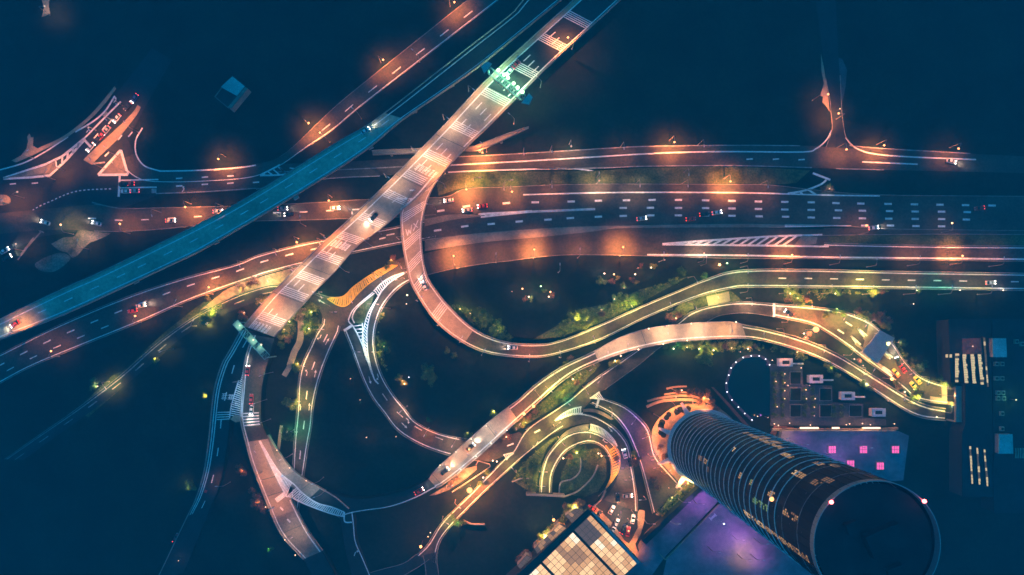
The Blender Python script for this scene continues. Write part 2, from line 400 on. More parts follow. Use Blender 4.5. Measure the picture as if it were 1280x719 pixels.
# markings of the highways
mb = MB(); z = .25
for P in ([(654, 243.5), (775, 240.7), (920, 241), (1033, 244), (1100, 245)], [(600, 269), (612, 266.5), (744, 261)], [(601, 271.5), (640, 266.5), (744, 262)]): pxline(mb, P, .5, z)
gore(mb, [(601, 268.5), (630, 266), (665, 263.5)], [(603, 271.5), (630, 268.5), (665, 265)], z, 8, .06, .5, .5)
rows = [[(551, 263.5), (583, 258), (633, 254), (669, 253), (714, 252), (748, 251), (783, 250.5), (815, 250), (848, 250), (882, 250.5), (915, 251.2), (948, 252), (981, 252.5), (1014, 253), (1045, 254), (1076, 254.5), (1110, 255), (1143, 255.5), (1175, 256), (1207, 256.5), (1240, 257)],
        [(779, 260), (813, 259.8), (848, 260), (882, 260.2), (915, 260.7), (948, 261.3), (981, 262), (1014, 262.5), (1048, 263), (1078, 263.5), (1112, 264), (1144, 264.5), (1177, 264.7), (1209, 265.2)],
        [(547, 288), (581, 283), (614, 280), (649, 277), (685, 274.6), (713, 272.7), (748, 271), (779, 270), (813.5, 269.3), (848, 269.3), (882, 269.5), (915, 269.8), (949, 270.5), (982, 271), (1014, 272), (1046, 272.5), (1078, 273), (1111, 273.4), (1144, 273.7), (1177, 274), (1208, 274.5)],
        [(1081, 282), (1113, 282), (1145, 282.7), (1177, 283)]]
for rw in rows:
    for i, (x, y) in enumerate(rw):
        a = rw[i-1] if i else rw[1]; sl = (y - a[1]) / (x - a[0]); pxline(mb, [(x - 4.6, y - 4.6*sl), (x + 4.6, y + 4.6*sl)], .72, z)
for x, y in ((478, 298), (444, 304.5), (414, 309.5)): pxline(mb, [(x - 4, y + 1), (x + 4, y - 1)], .45, z)
mb.up([W(981, 280.5, z), W(1064, 281.8, z), W(1064, 282.6, z), W(981, 284.3, z)])
gore(mb, [(828, 305), (870, 301.8), (920, 298.3), (965, 295.6), (1003, 294.2)], [(828, 305.6), (870, 306), (920, 306.6), (965, 307.2), (992, 307.6)], .27, 15, -.05, .75, .7)
for P in ([(828, 305.4), (920, 306.8), (1036, 308.2)], [(809, 318.6), (920, 319.2), (1025, 321.5), (1100, 322.3), (1290, 324.2)], [(965, 295.6), (1028, 293.5)]): pxline(mb, P, .6, .275)
mb.build('lane_marking', M['paint'], hm_)
mb = MB(); z = .13
for P in ([(560, 206.8), (600, 204.6), (700, 199), (800, 192.8), (860, 190.3), (920, 189.6), (1003, 190), (1020, 186), (1033, 175), (1039.5, 163)],
          [(1057, 172), (1068, 184), (1090, 192), (1133, 196), (1220, 199.5)], [(560, 215.5), (600, 213.6), (700, 210.8), (728, 212), (743, 214.5)],
          [(1078, 202.4), (1147, 205.4)], [(320, 206.5), (300, 209.5), (250, 213), (200, 214)], [(178, 160), (170, 175), (170, 192), (180, 207), (200, 214)]): pxline(mb, P, .5, z)
for x, y in ((224, 223), (256, 221.5), (288, 220), (224, 232.5), (256, 230.5), (288, 229), (937, 199), (970, 199), (1002, 199.6), (320, 228)): pxline(mb, [(x - 4, y + .3), (x + 4, y - .3)], .5, z)
for P in ([(150, 225.5), (198, 224.5)], [(150, 235), (196, 234)]): pxline(mb, P, .5, z)
pxline(mb, [(149.7, 218), (148.3, 246)], 1.0, z)
gore(mb, [(325, 219), (337, 213), (350, 206)], [(325, 219.5), (345, 219), (358, 218)], .15, 4, .12, .6, .6)
pxline(mb, [(350, 210), (357, 218)], .5, .15); pxline(mb, [(362, 210), (368, 211)], .5, .15)
mb.build('lane_marking', M['paint'], rd)
mb = MB()
for P in ([(345, 215), (418, 212.5), (493, 209), (525, 207)], [(320, 236.5), (405, 223.8), (475, 220)], [(195, 242), (250, 240), (320, 235.5)], [(671, 211), (750, 210), (813, 207.8), (920, 207.2), (1015, 209.6)], [(1045, 211), (1105, 212.3)],
          [(560, 196.5), (600, 194.8), (670, 191), (750, 186), (812, 183), (920, 181.7), (1000, 182.2)], [(1062, 182), (1100, 185.5), (1213, 192)]): pxline(mb, P, .35, .13)
mb.build('edge_line', M['paint_dim'], rd)
mb = MB(); z = .26
for P in ([(1016, 216.5), (1038, 225)],): pxline(mb, P, 1.0, z, smooth=False)
for P in ([(1033, 225), (1027, 230), (1013, 236), (1000, 239.5), (985, 242)], [(1010, 237), (1020, 243.5)], [(1000, 239.5), (1003, 243)]): pxline(mb, P, .7, z)
mb.build('give_way_marking', M['paint'], rd)
# median strips and verges
def band(name, A, B, z, m, label, cat='verge', h=0, kind='structure'):
    rb = Rib(A, B, z); mb = MB()
    rb.strip(mb, 0, rb.len, div=2); o = mb.build(name, M[m]); tag(o, label, cat, kind)
    if h:
        k = MB(); rb.skirt(k, 0, rb.len, None, .0); k.build('kerb', M['kerb'], o)
    return o, rb
band('median_strip', [(531, 301), (600, 292), (698, 285), (720, 283.5), (780, 282.3), (920, 280.4), (981, 281.4)], [(531, 314), (600, 303.5), (675, 296.3), (738, 289.8), (780, 285.5), (920, 284.2), (981, 285)], .36, 'deck_mid', 'long pale paved median tapering between highway and southern carriageway', 'median', 1)
band('traffic_island', [(531, 274), (565, 268), (600, 269)], [(531, 283), (565, 275), (600, 271)], .38, 'deck_mid', 'grey wedge island beside the loop ramp', 'traffic island', 1)
band('verge', [(545, 218), (600, 215), (728, 214), (813, 210), (920, 209), (1000, 212), (1013, 213)], [(548, 245), (581, 235), (640, 232.5), (750, 229), (920, 229.5), (965, 230.5), (995, 229)], .16, 'grass', 'long grass verge between frontage road and main highway')
band('verge', [(1030, 295), (1075, 294.5), (1190, 293.5), (1290, 294)], [(1030, 303.5), (1058, 304.2), (1160, 306), (1290, 307)], .16, 'grass', 'narrow green verge east of the striped gore')
band('traffic_island', [(1003, 294.5), (1012, 295), (1022, 297)], [(993, 306.5), (1008, 306.8), (1020, 305)], .40, 'deck_mid', 'small rounded island at the end of the striped gore', 'traffic island', 1)
poly('verge', [(281, 363), (300, 354), (330, 345), (373, 333), (352, 354), (317, 361), (282, 377), (262, 384), (250, 388)], .10, M['soil'], 'pale worn verge wedge beside the curving carriageway', 'verge')
poly('verge', [(96, 512), (140, 470), (160, 460), (182, 437), (210, 412), (243, 386), (262, 372), (250, 396), (231, 415), (196, 448), (165, 474), (110, 522)], .04, M['grass'], 'grass strip along the curved road at lower left', 'verge')
# top-left junction details
jn = poly('traffic_island', [(6, 222.5), (36, 213.5), (55, 208), (69, 201), (70, 211), (61.5, 218), (38, 220.5)], .1, M['pave_brown'], 'long brown triangular island at the upper left junction', 'traffic island', thick=.12)
poly('traffic_island', [(33, 215.5), (55, 208.5), (66, 204), (60, 216), (34, 219.5)], .24, M['pave_orange'], 'pale paved top of the long triangular island', 'traffic island', thick=.02)
t2 = poly('traffic_island', [(150, 190), (155, 205), (159.5, 217), (123.5, 218)], .1, M['pave_brown'], 'triangular island with white border at upper left', 'traffic island', thick=.13)
mb = MB(); z = .11
for P in ([(4, 223), (58, 205.2), (78, 195.5), (105, 173.5)], [(4, 223.5), (38, 221.7), (62, 219.5), (84, 199), (105, 175.5)]): pxline(mb, P, .85, z, smooth=False)
for a, b in (((69, 200.5), (71, 211)), ((78, 195.5), (77.5, 205)), ((85, 190), (84, 198.5)), ((91, 185), (91, 192)), ((98, 179), (97, 185))): pxline(mb, [a, b], .7, z)
pxline(mb, [(105, 173.5), (126, 152), (151, 127)], .6, z); pxline(mb, [(105, 174.5), (113, 183)], 1.1, z)
pxline(mb, [(151, 187.5), (122.7, 218.8), (159.9, 218.4), (156, 205), (151, 187.5)], .9, z + .15, smooth=False)
pxline(mb, [(-10, 215), (29, 204), (56, 190), (85, 171)], .5, z); pxline(mb, [(94, 165), (117, 151.5), (132, 138), (143.5, 120)], .6, z)
pxline(mb, [(131, 195.5), (136, 190.5)], .5, z)
for x, y, a in ((16, 230, 5), (43.5, 229, 5), (150, 172, 50), (163, 168, 50), (130, 160, 50), (138, 152, 50), (122, 176, 50), (120, 170, 50)):
    pxline(mb, [(x - 4*math.cos(R(a)), y + 4*math.sin(R(a))), (x + 4*math.cos(R(a)), y - 4*math.sin(R(a)))], .45, z)
D = resample(catmull([(1.5, 291), (20, 277), (33.6, 267.5), (49, 258), (62.7, 252), (85.6, 242), (107, 237.6), (144, 236)]), 60)
for i in range(0, 58, 2): pxline(mb, [D[i], D[i+1]], .4, z)
mb.build('lane_marking', M['paint'], jn)
mb = MB()
mb.up([W(129, 144, z), W(132, 137.5, z), W(135, 142, z), W(132, 145.5, z)]); mb.up([W(113, 204, z + .01), W(131, 202, z + .01), W(131.5, 204, z + .01), W(114, 206, z + .01)])
mb.up([W(189.5, 236, z + .02), W(195.5, 236, z + .02), W(195.5, 241.5, z + .02), W(189.5, 241.5, z + .02)])
mb.build('block_marking', M['paint_dim'], jn)
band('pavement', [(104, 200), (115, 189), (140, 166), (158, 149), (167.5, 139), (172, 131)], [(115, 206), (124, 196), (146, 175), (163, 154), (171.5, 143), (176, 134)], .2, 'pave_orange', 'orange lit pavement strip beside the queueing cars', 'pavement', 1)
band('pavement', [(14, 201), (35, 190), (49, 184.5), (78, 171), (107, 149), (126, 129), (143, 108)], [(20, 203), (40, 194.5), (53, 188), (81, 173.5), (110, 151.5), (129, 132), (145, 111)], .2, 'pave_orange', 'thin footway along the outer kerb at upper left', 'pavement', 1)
poly('paved_corner', [(22, 200), (33, 186), (35, 177), (34, 171), (37, 167), (39, 172), (42, 171), (41, 182), (48, 186), (50, 189), (34, 196)], .12, M['pave_orange'], 'small salmon paved corner with a stub path at upper left', 'pavement')
poly('traffic_island', [(-12, 244), (4, 243.5), (11, 246), (13, 250), (10, 255), (-12, 257)], .1, M['pave_orange'], 'orange oval island cut by the left edge', 'traffic island', smooth=True, thick=.13)
poly('bare_patch', [(64, 305), (80, 297), (92, 296), (99, 287.5), (112, 289), (128, 291), (138, 292), (122, 300), (112, 304), (104, 311), (97, 319), (90, 322), (84, 316), (74, 313)], .05, M['patchy'], 'irregular pale bare patch beside the through road', 'bare ground', smooth=True)
poly('bare_patch', [(56, 322), (75, 316), (88, 322), (80, 332), (66, 340), (50, 338), (44, 330)], .04, M['patchy'], 'faint bluish bare patch left of the pale one', 'bare ground', smooth=True)
mb = MB()
for P in ([(22, 325), (36, 307), (52, 289)], [(26, 318), (42, 297)], [(50, 290), (47, 283), (49, 273), (51.5, 268)], [(47, 287), (55, 291)], [(115, 253), (130, 257), (150, 261)]): pxline(mb, P, .45, .1)
tag(mb.build('corner_kerb', M['kerb']), 'kerb lines round the lower left corner of the junction', 'kerb', 'structure')

# junction south of the wide bridge
OL = Rib([(426, 371), (412, 371.7), (392, 366), (350, 356), (320, 361), (280.7, 376), (240.6, 397.7), (195.5, 430), (150, 470), (98, 510), (55, 540)],
         [(402, 393), (396.7, 382.6), (383, 376), (345, 371), (310, 381), (270, 398), (240, 414), (221, 427), (198, 448), (166, 474), (125, 506), (78, 540)], .30, (0, 60))
ol = road('curved_road', OL, 'curved road leaving the junction to the lower left under the bridge', 'asphalt_dark', kerb=(1, 0), lines=((0, .9),), paint='paint_dim', dashes=((.55, dict(ln=5, gap=9)),))
poly('junction_asphalt', [(392, 366.5), (412, 371.7), (426, 371), (433, 367), (442.6, 357.5), (469, 339.5), (488.5, 328), (505, 321), (522, 318), (524, 344), (509, 352), (509, 342), (487, 350), (465.5, 364), (443, 385), (436, 400), (441, 404), (430, 414), (424, 414), (403, 403), (402, 392), (396.7, 382.6), (383, 376)], .33, M['asphalt'], 'asphalt of the small crossing below the yellow hatching', 'road')
F2 = Rib([(404, 398), (403, 405), (395, 417), (388, 432.7), (377.7, 455), (372.7, 480), (371.5, 510), (368, 546), (366, 580)], [(425, 408), (424, 414), (413, 437.7), (403, 463), (396.5, 485), (391.5, 510), (390, 530), (385, 558), (381, 585)], .36, (0, 60))
road('exit_road', F2, 'narrow road dropping south from the crossing', 'asphalt', kerb=(1, 1), lines=((0, .8), (1, -.8)), dashes=((.52, dict(ln=4, gap=10, a=6)),))
mid = [(441, 403), (447, 420), (455, 445), (462, 462), (468, 474), (478, 492), (492, 510), (510, 527), (535, 542), (570, 555), (600, 563)]
F3 = Rib([(430, 413), (440, 437.7), (453, 473), (465.5, 498), (480, 517), (498, 539.6), (529, 558), (565, 570), (600, 576)], mid, .39)
f3 = road('descending_lane', F3, 'left lane curving down from the crossing', 'asphalt', kerb=(1, 0), lines=((0, .8),), dashes=((1, dict(a=F3.s_of(468, 500), ln=4, gap=7)),))
F4 = Rib([(509, 340), (488.5, 352), (474.6, 367), (463.4, 389.5), (458.6, 409), (458, 430), (462, 455)] + mid[4:], [(517, 350), (513, 351), (495.5, 362.6), (478, 385), (469, 412.7), (469, 440), (478, 470), (493, 495), (505.6, 510), (519.6, 527.4), (547, 541), (580.5, 548.7), (604, 552)], .42)
road('descending_lane', F4, 'right lane sweeping down beside the dark hollow', 'asphalt', kerb=(0, 1), lines=((1, -.8),))
poly('verge', [(437, 396), (444, 385), (465, 366), (469, 366.5), (460, 390), (453, 406), (441, 402)], .35, M['grass'], 'teardrop grass island beside the white hatching', 'verge', thick=.1)
mb = MB(); z = .47
gore(mb, [(412, 372.5), (426, 371.6), (433, 367.6), (442.6, 358), (469, 340), (488, 331)], [(409, 373.5), (422, 381.5), (434, 381.5), (449.5, 365), (466, 351), (497, 331.5)], z, 36, 0, .62, .4)
mb.build('yellow_hatching', M['yellow'], ol)
mb = MB()
gore(mb, [(508, 339.7), (490, 346), (477, 354), (467, 364)], [(508, 340.2), (490, 351), (480, 360.5), (472.5, 370)], z, 17, .02, .4, .4)
gore(mb, [(467, 365), (472.5, 371), (460, 392), (454, 414), (453, 430), (458, 450)][1:], [(476, 366), (464.5, 388), (459.3, 409), (458.8, 425), (460, 442), (464, 462)], z + .015, 26, .012, .34, .35)
gore(mb, [(440, 406), (446, 416), (453, 432), (459, 450), (465, 468)], [(453, 404), (453.5, 416), (455, 430), (459.5, 448), (465.5, 467)], z + .03, 14, 0, .36, .4)
pxline(mb, [(430, 413.5), (440, 407)], .9, z + .03); pxline(mb, [(464, 462), (468, 474), (473, 480)], .5, z)
for P in ([(466, 365.5), (443.5, 385), (437, 396), (436, 402), (440, 406.5)], [(468, 366.5), (447, 384), (440.5, 396), (443, 404)]): pxline(mb, P, .4, z + .01)
mb.build('white_hatching', M['paint'], f3)
for x, y, a, t in ((401.5, 377, 150, 0), (399.6, 423, 245, -1), (409, 427, 60, 0), (384, 465, 80, 1), (394, 467, 80, 0), (376, 508, 80, 1), (386.6, 508.5, 85, 0), (462.4, 475.5, 285, 0), (473, 472, 285, -1), (505.5, 532, 315, 0), (511, 526, 315, -1), (145, 125, 50, 1), (111, 162, 50, 1), (230, 236, 60, 1)):
    arrow(x, y, a, .5 if x > 300 else .2, t, 3.6)

# road from the toll plaza to the lower left, and its rings
poly('merge_asphalt', [(560, 572), (575, 548), (604, 552), (649, 540), (656, 546), (662, 556), (640, 566), (614, 577), (600, 577)], .45, M['asphalt'], 'merging asphalt below the lower flyover', 'road')
NR = Rib([(1000, 383), (968, 380), (925, 377.6), (887.6, 382.6), (862.6, 391), (843, 406), (795.6, 437.7), (735, 480), (711, 500), (675, 524), (655, 537)],
         [(1000, 401), (968, 395.6), (933, 391), (900, 394), (882.7, 402.6), (828, 432), (797, 457), (752, 489.7), (735, 505), (712, 530), (692, 543)], .50)
nr = road('ramp_road', NR, 'ramp road running from the toll plaza down beneath the flyover', 'asphalt', kerb=(1, 1), kr=(0, NR.s_of(745, 487)), lines=((0, .9),), dashes=())
MR = Rib([(675, 524), (655, 540), (640, 566), (632, 571.6), (586.6, 618.8), (553, 652), (535, 680), (521, 694)], [(712, 529), (693, 541), (662.7, 564), (632, 591), (595.7, 625), (556, 667.5), (546, 690), (544, 704)], .53)
road('lower_road', MR, 'two lane road descending to the lower left past the bright floodlight', 'asphalt', kerb=(1, 1), kr=(MR.s_of(640, 580), MR.len), lines=((0, .8), (1, -.8)))
road('branch_road', Rib([(521, 693), (508, 703), (498, 707), (478, 712), (450, 720)], [(536, 699), (524, 708), (510, 716), (495, 725), (470, 738)], .50, (0, 60)), 'branch turning off left at the bottom', 'asphalt_dark', lines=())
road('branch_road', Rib([(529, 694), (531, 702), (533, 719), (533, 740)], [(547, 690), (545.5, 702), (548, 719), (550, 740)], .56, (0, 60)), 'branch running straight off the bottom edge', 'asphalt_dark', lines=())
RA = Rib([(738, 504), (752, 511), (768, 521), (783, 540), (792, 560), (798, 575), (804, 594.7), (811, 622), (816, 642)], [(754, 497.8), (781, 507.8), (799, 522), (811.8, 538.5), (819, 568), (834, 587), (843, 597), (855, 610)], .57)
road('outer_ring_road', RA, 'outer curved road beside the orange tower forecourt', 'asphalt', kerb=(1, 1), lines=((0, .9), (1, -.9)))
RB = Rib([(700, 522), (715, 516), (735, 517), (748.5, 522), (766.6, 533), (779, 545.7), (786.8, 560), (790.6, 584.8), (795.5, 614.7), (796.8, 639.6)], [(705, 536), (717.8, 532), (737.6, 529.5), (755.7, 538.5), (766.6, 549), (773, 560), (776, 572), (773, 590), (768, 606), (755, 625)], .60)
rb_ = road('middle_ring_road', RB, 'middle curved road leading into the parking court', 'asphalt', kerb=(1, 0), kr=(RB.s_of(760, 535), RB.len), lines=((0, .8),))
RC = Rib([(674.5, 617), (676, 594.7), (682, 572), (690.6, 560), (701.5, 548), (717.8, 540), (735.8, 538.5), (750, 543), (763, 551), (772, 561), (776, 572), (772, 590), (764, 604), (755, 615)],
         [(689, 617), (691, 592), (704.7, 567.5), (722, 556.5), (739.6, 553), (754.5, 560), (763, 574.8), (763, 594.7), (757, 609.7), (746, 622)], .63)
RC2 = MB()
road('loop_road', RC, 'small inner loop road emerging from the short tunnel mouth', 'asphalt', kerb=(1, 1), lines=((0, .8), (1, -.8)), kr=(0, RC.s_of(765, 585)))
mb = MB(); z = .69
gore(mb, [(694, 525.8), (703, 518), (715, 511.5), (727, 508.7)], [(694, 526.3), (704, 521), (716, 517.5), (728.6, 516.8)], z, 15, -.04, .4, .5)
gore(mb, [(738, 530.5), (748, 533.5), (757, 539), (766, 548), (771.5, 558)], [(736.5, 537.5), (748, 541.5), (757, 546.5), (765, 552.5), (771, 559)], z, 22, .03, .42, .5)
gore(mb, [(737.6, 498.2), (749.4, 490)], [(742, 498), (755.7, 499.6)], z, 6, 0, .4, .5, False)
gore(mb, [(642, 566), (635, 567.5), (629, 569)], [(642, 566.5), (636, 571), (633, 575)], z, 6, 0, .4, .5)
pxline(mb, [(748.5, 499), (745.4, 509.6)], .8, z)
for a, b in (((668, 541), (675, 537.5)), ((634, 557.5), (642, 554.5)), ((699, 521), (706, 516))): pxline(mb, [a, b], .5, z)
mb.build('white_hatching', M['paint'], rb_)
mb = MB(); gore(mb, [(757, 557), (763, 566), (765, 580), (764, 595), (758, 609.7)], [(768, 556), (774, 565), (775.3, 575), (772, 591), (759, 609)], z, 17, -.10, .6, .4)
mb.build('yellow_hatching', M['yellow'], rb_)
arrow(763, 537, 310, .74, 0, 3.4); arrow(755, 552, 160, .74, -1, 3.4); arrow(780, 566, 290, .74, 0, 3.4)
band('traffic_island', [(698, 549.5), (703, 543), (714, 535.5), (725, 531.5), (737, 530)], [(700, 550), (705, 545.5), (717, 539.3), (727, 537.5), (736, 537.3)], .75, 'deck_mid', 'pale curved island between the two loop roads', 'traffic island', 1)
band('traffic_island', [(729, 512), (741, 510.8), (756, 516), (767, 524)], [(729, 515.5), (741, 514.8), (750, 517.8), (764, 525.5)], .72, 'pave_brown', 'thin dark island beside the white arrow hatching', 'traffic island', 1)
poly('verge', [(646, 500), (669, 508), (677, 503), (712, 472), (747, 452), (751, 456), (712, 497), (676, 520), (650, 536), (640, 536)], .12, M['grass'], 'lit grass slope between the flyover and the ramp road', 'verge')
poly('verge', [(553, 610), (572, 593), (578, 587), (596, 582), (596, 587), (583, 598), (562, 612), (545, 619), (536, 620)], .12, M['soil'], 'pale bare slope under the lower end of the flyover', 'verge')
poly('verge', [(700, 616), (702, 590), (712, 570), (728, 562), (748, 560), (758, 575), (758, 598), (748, 614), (730, 622)], .12, M['grass'], 'round grass bank inside the small loop', 'verge')
poly('verge', [(640, 600), (650, 585), (668, 566), (690, 548), (698, 545), (684, 560), (675, 580), (672, 600), (671, 615), (660, 614)], .12, M['grass'], 'grass bank outside the small loop', 'verge')
poly('verge', [(858, 358), (880, 352), (913, 363), (928, 376), (890, 380), (862, 388), (848, 400), (832, 398), (850, 380)], .10, M['grass'], 'grass beside the pale concrete pad', 'verge')
poly('concrete_pad', [(883, 371), (911, 364.5), (913, 376.5), (886, 384)], .2, M['deck'], 'bright square concrete pad beside the ramp road', 'pavement', thick=.1)
poly('verge', [(700, 405), (730, 385), (760, 380), (800, 362), (840, 352), (862, 345), (820, 368), (760, 400), (700, 421), (665, 425)], .08, M['grass'], 'grass slope with bushes above the long ramp', 'verge')
tp = MB(); pxline(tp, [(362, 458), (368, 440), (375, 425), (376, 400), (374, 386)], 3.0, .2); pxline(tp, [(374, 386), (376, 395)], 7, .22)
pxline(tp, [(355, 470), (364, 455)], 2.4, .18); pxline(tp, [(348, 562), (350, 545), (352, 532)], 1.4, .2)
tag(tp.build('footpath', M['pave_orange']), 'narrow winding footpath among the bushes below the bridge', 'path', 'structure')

# ------------------------------------------------------------------ bridges
def bridge(name, rib, secs, label, pier_at=(), parapet=((0, -.1), (1, .1)), lines=((0, 1.6), (1, -1.0)), thick=1.3, joints=(), embank=(), ph=.95, pw=.42, cat='bridge'):
    """secs: (s0, s1, deck material). embank: ranges carried on solid fill instead of piers"""
    root = empty(name, (0, 0, 0)); tag(root, label, cat)
    for a, b, m in secs:
        mb = MB(); rib.strip(mb, a, b, div=4); mb.build('deck' if m.startswith('deck') else 'asphalt_section', M[m], root)
    for a, b, fill in ([(a, b, True) for a, b in embank] or []) + [(a, b, False) for a, b in gaps(rib.len, embank)]:
        mb = MB(); rib.skirt(mb, a, b, None if fill else thick); mb.build('embankment' if fill else 'girder', M['ground' if fill else 'concrete'], root)
    for u, off in parapet:
        mb = MB(); rib.wall(mb, u, off, pw, ph, z0=-.05); mb.build('parapet', M['concrete'], root)
    if lines:
        mb = MB()
        for q in lines:
            u, off = q[:2]; rib.line(mb, u, off, .42, *(q[2] if len(q) > 2 else ()))
        mb.build('edge_line', M['paint'], root)
    for d in pier_at:
        wd = rib.width(d); a = rib.at(d, .5); ang = rib.dirn(d); mb = MB(); top = a.z - thick
        mb.box((a.x, a.y, top - .5), (1.6, wd * .8, 1.0), ang)
        for s_ in (-.28, .28):
            p = rib.at(d, .5 + s_); mb.tube([(p.x, p.y, -.2), (p.x, p.y, top - .9)], .65, 10)
        mb.build('pier', M['concrete'], root)
    for d in joints:
        mb = MB(); rib.bars(mb, d, 1, 1, .28, 0, 1, .02); mb.build('expansion_joint', M['joint'], root)
    return root
def gaps(L, E):
    out = []; x = 0
    for a, b in sorted(E):
        if a > x + .1: out.append((x, a))
        x = max(x, b)
    if x < L - .1: out.append((x, L))
    return out
# wide diagonal bridge
BB = Rib([(746, -26), (708, 9), (616, 93), (553, 160), (500, 214), (460, 253), (430, 281), (400, 308), (367.6, 340), (340, 367), (305, 408)],
         [(781, -6), (743, 29), (685, 82.7), (632.5, 135), (608, 160), (580.6, 186), (530, 240), (503, 262), (475, 286.5), (445, 308), (418, 339), (390, 367.6), (342, 421)], [(0, 10), (.72, 10), (1, 7)], (160, 0))
d0 = BB.s_of(624, 120)
bb = bridge('wide_bridge', BB, [(0, d0, 'asphalt_dark'), (d0, BB.len, 'deck')], 'wide pinkish concrete bridge crossing the highways diagonally', [BB.s_of(*p) for p in ((700, 45), (655, 90), (585, 165), (555, 192), (480, 262), (415, 322), (375, 360))],
            lines=((0, 2.3), (1, -.9, (0, BB.s_of(575, 190)))), joints=[BB.s_of(*p) for p in ((566, 180), (516, 225), (396, 341), (362, 375))], pw=.5)
mb = MB(); BB.line(mb, 0, 1.2, 1.5, a=0, dz=.015); mb.build('footway', M['pave_orange'], bb)
for i, (x, y) in enumerate(((723, 22), (688, 54), (652, 90), (617, 122), (578, 158), (540, 193), (512, 217), (488, 241), (460, 268), (434, 291), (409, 318), (387, 345), (362, 368), (337, 397))):
    mb = MB(); d = BB.s_of(x, y); BB.bars(mb, d - 2.2, 5, .95, .42, .15, .955 if x > 520 or x < 500 else .8, .035); mb.build('rumble_stripes', M['paint'], bb)
mb = MB(); d = d0
for (x, y) in ((700, 40), (668, 72), (637, 105), (610, 135), (590, 150), (555, 180), (530, 195), (497, 238), (470, 262), (436, 297), (418, 312), (384, 352), (352, 388)):
    d = BB.s_of(x, y)
    for k, u in enumerate((.36, .58, .8)[:3 if x > 540 else 2]): BB.line(mb, u, 0, .38, d + k*1.5, d + k*1.5 + 4.2, .035)
mb.build('lane_dash', M['paint'], bb)
mb = MB()
for (x, y, u0, u1, n, h, sd) in ((526, 204, .25, .93, 6, 4.2, 3), (425, 306, .22, .85, 6, 4.2, 5), (327, 405, .18, .75, 5, 4.6, 9)): BB.glyphs(mb, BB.s_of(x, y) - 2, u0, u1, n, h, sd)
mb.build('painted_lettering', M['paint'], bb)
# loop ramp
LR = Rib([(519, 237), (508, 252), (501, 267), (501.5, 285), (504, 310), (509, 335), (513, 352.5), (524, 372.6), (545.6, 402.6), (575, 426), (610, 441.5), (660, 447), (695, 443), (750.5, 425), (805.6, 398), (868, 372.6), (913, 361), (950, 359), (1120, 360.8), (1285, 363)],
         [(552, 218), (540.6, 235), (533, 253), (528, 275), (526.6, 303), (532, 340), (540.6, 357), (560.7, 382.6), (592.6, 411.5), (627.6, 426.5), (668, 430.5), (700, 426), (750, 406), (810.6, 379), (849, 363), (883, 349), (925, 338), (1013, 337), (1120, 339.5), (1285, 342)],
         [(0, 9.93), (.08, 9.9), (.40, .62), (1, .55)], (0, 130))
d1 = LR.s_of(590, 421); d2 = LR.s_of(640, 437)
lr = bridge('loop_ramp', LR, [(0, d1, 'deck'), (d1, LR.len, 'asphalt')], 'long orange then olive lit loop ramp hooking round to the right edge', [LR.s_of(*p) for p in ((516, 272), (517, 318), (536, 372), (565, 402))],
            lines=((0, .8), (1, -.8)), joints=[LR.s_of(530, 240), LR.s_of(514, 300), LR.s_of(523, 350)], embank=[(d1 + 5, LR.len)], ph=.85, pw=.5)
mb = MB()
for x, y in ((531, 238), (517, 263), (514.5, 297), (517, 325), (525, 358), (549, 389)):
    d = LR.s_of(x, y); LR.bars(mb, d - 2, 5, .95, .4, .1, .9, .035)
LR.dash(mb, .5, 3.6, 8.4, .45, LR.s_of(972, 349), LR.len, .035, 0)
mb.build('rumble_stripes', M['paint'], lr)
mb = MB(); d = LR.s_of(514, 283) - 1.6      # the two worn letters on the ramp
def lt(P):
    for (a, b), (c, e) in zip(P, P[1:]):
        p, q = LR.at(d + a * 3.4, b, .04), LR.at(d + c * 3.4, e, .04); v = (q - p).normalized(); n_ = Vector((-v.y, v.x, 0)) * .2; mb.up([p - n_, q - n_, q + n_, p + n_])
lt([(0, .20), (1, .27), (.35, .34), (1, .41), (0, .48)]); lt([(0, .56), (1, .78)]); lt([(1, .56), (0, .78)])
mb.build('painted_lettering', M['paint'], lr)
mb = MB()
for P in ([(501, 262), (522, 243), (545, 216)], [(497, 248.5), (515, 248.5)], [(512, 238), (519, 238)]): pxline(mb, P, .5, 10.06)
mb.build('diverge_line', M['paint'], bb)
nose = MB(); nose.prism([W(p[0], p[1], 0) for p in ((499, 250), (504, 248), (506, 262), (502, 272), (497, 268))], 8.7, 10.02); nose.build('nose_slab', M['deck'], bb)
# teal bridge
TB = Rib([(655, 0), (640, 17.5), (585.6, 60), (545.6, 91.5), (490, 135), (455, 160), (420, 180), (320, 241.5), (250.6, 280), (128, 340), (88, 357.6), (20, 390), (0, 400)],
         [(697, 3), (670, 25), (600, 81.5), (545.6, 120), (500, 151.6), (495.5, 156), (460, 185), (405, 221.4), (320, 273), (250.6, 313), (215.5, 330), (160, 356), (80, 392.6), (0, 424)][0:2] + [(600, 81.5), (545.6, 120), (500, 151.6), (460, 185), (405, 221.4), (320, 273), (250.6, 313), (215.5, 330), (160, 356), (80, 392.6), (0, 424)], 7.5, (150, 130))
d3 = TB.s_of(494, 144)
tb = bridge('teal_bridge', TB, [(0, d3, 'asphalt_dark'), (d3, TB.len, 'deck_teal')], 'straight teal tinted bridge descending to the left edge', [TB.s_of(*p) for p in ((560, 98), (510, 135), (450, 175), (385, 214), (300, 262), (225, 308), (150, 345), (70, 380))], lines=((0, 1.9), (1, -1.1)), joints=[d3], pw=.45)
mb = MB()
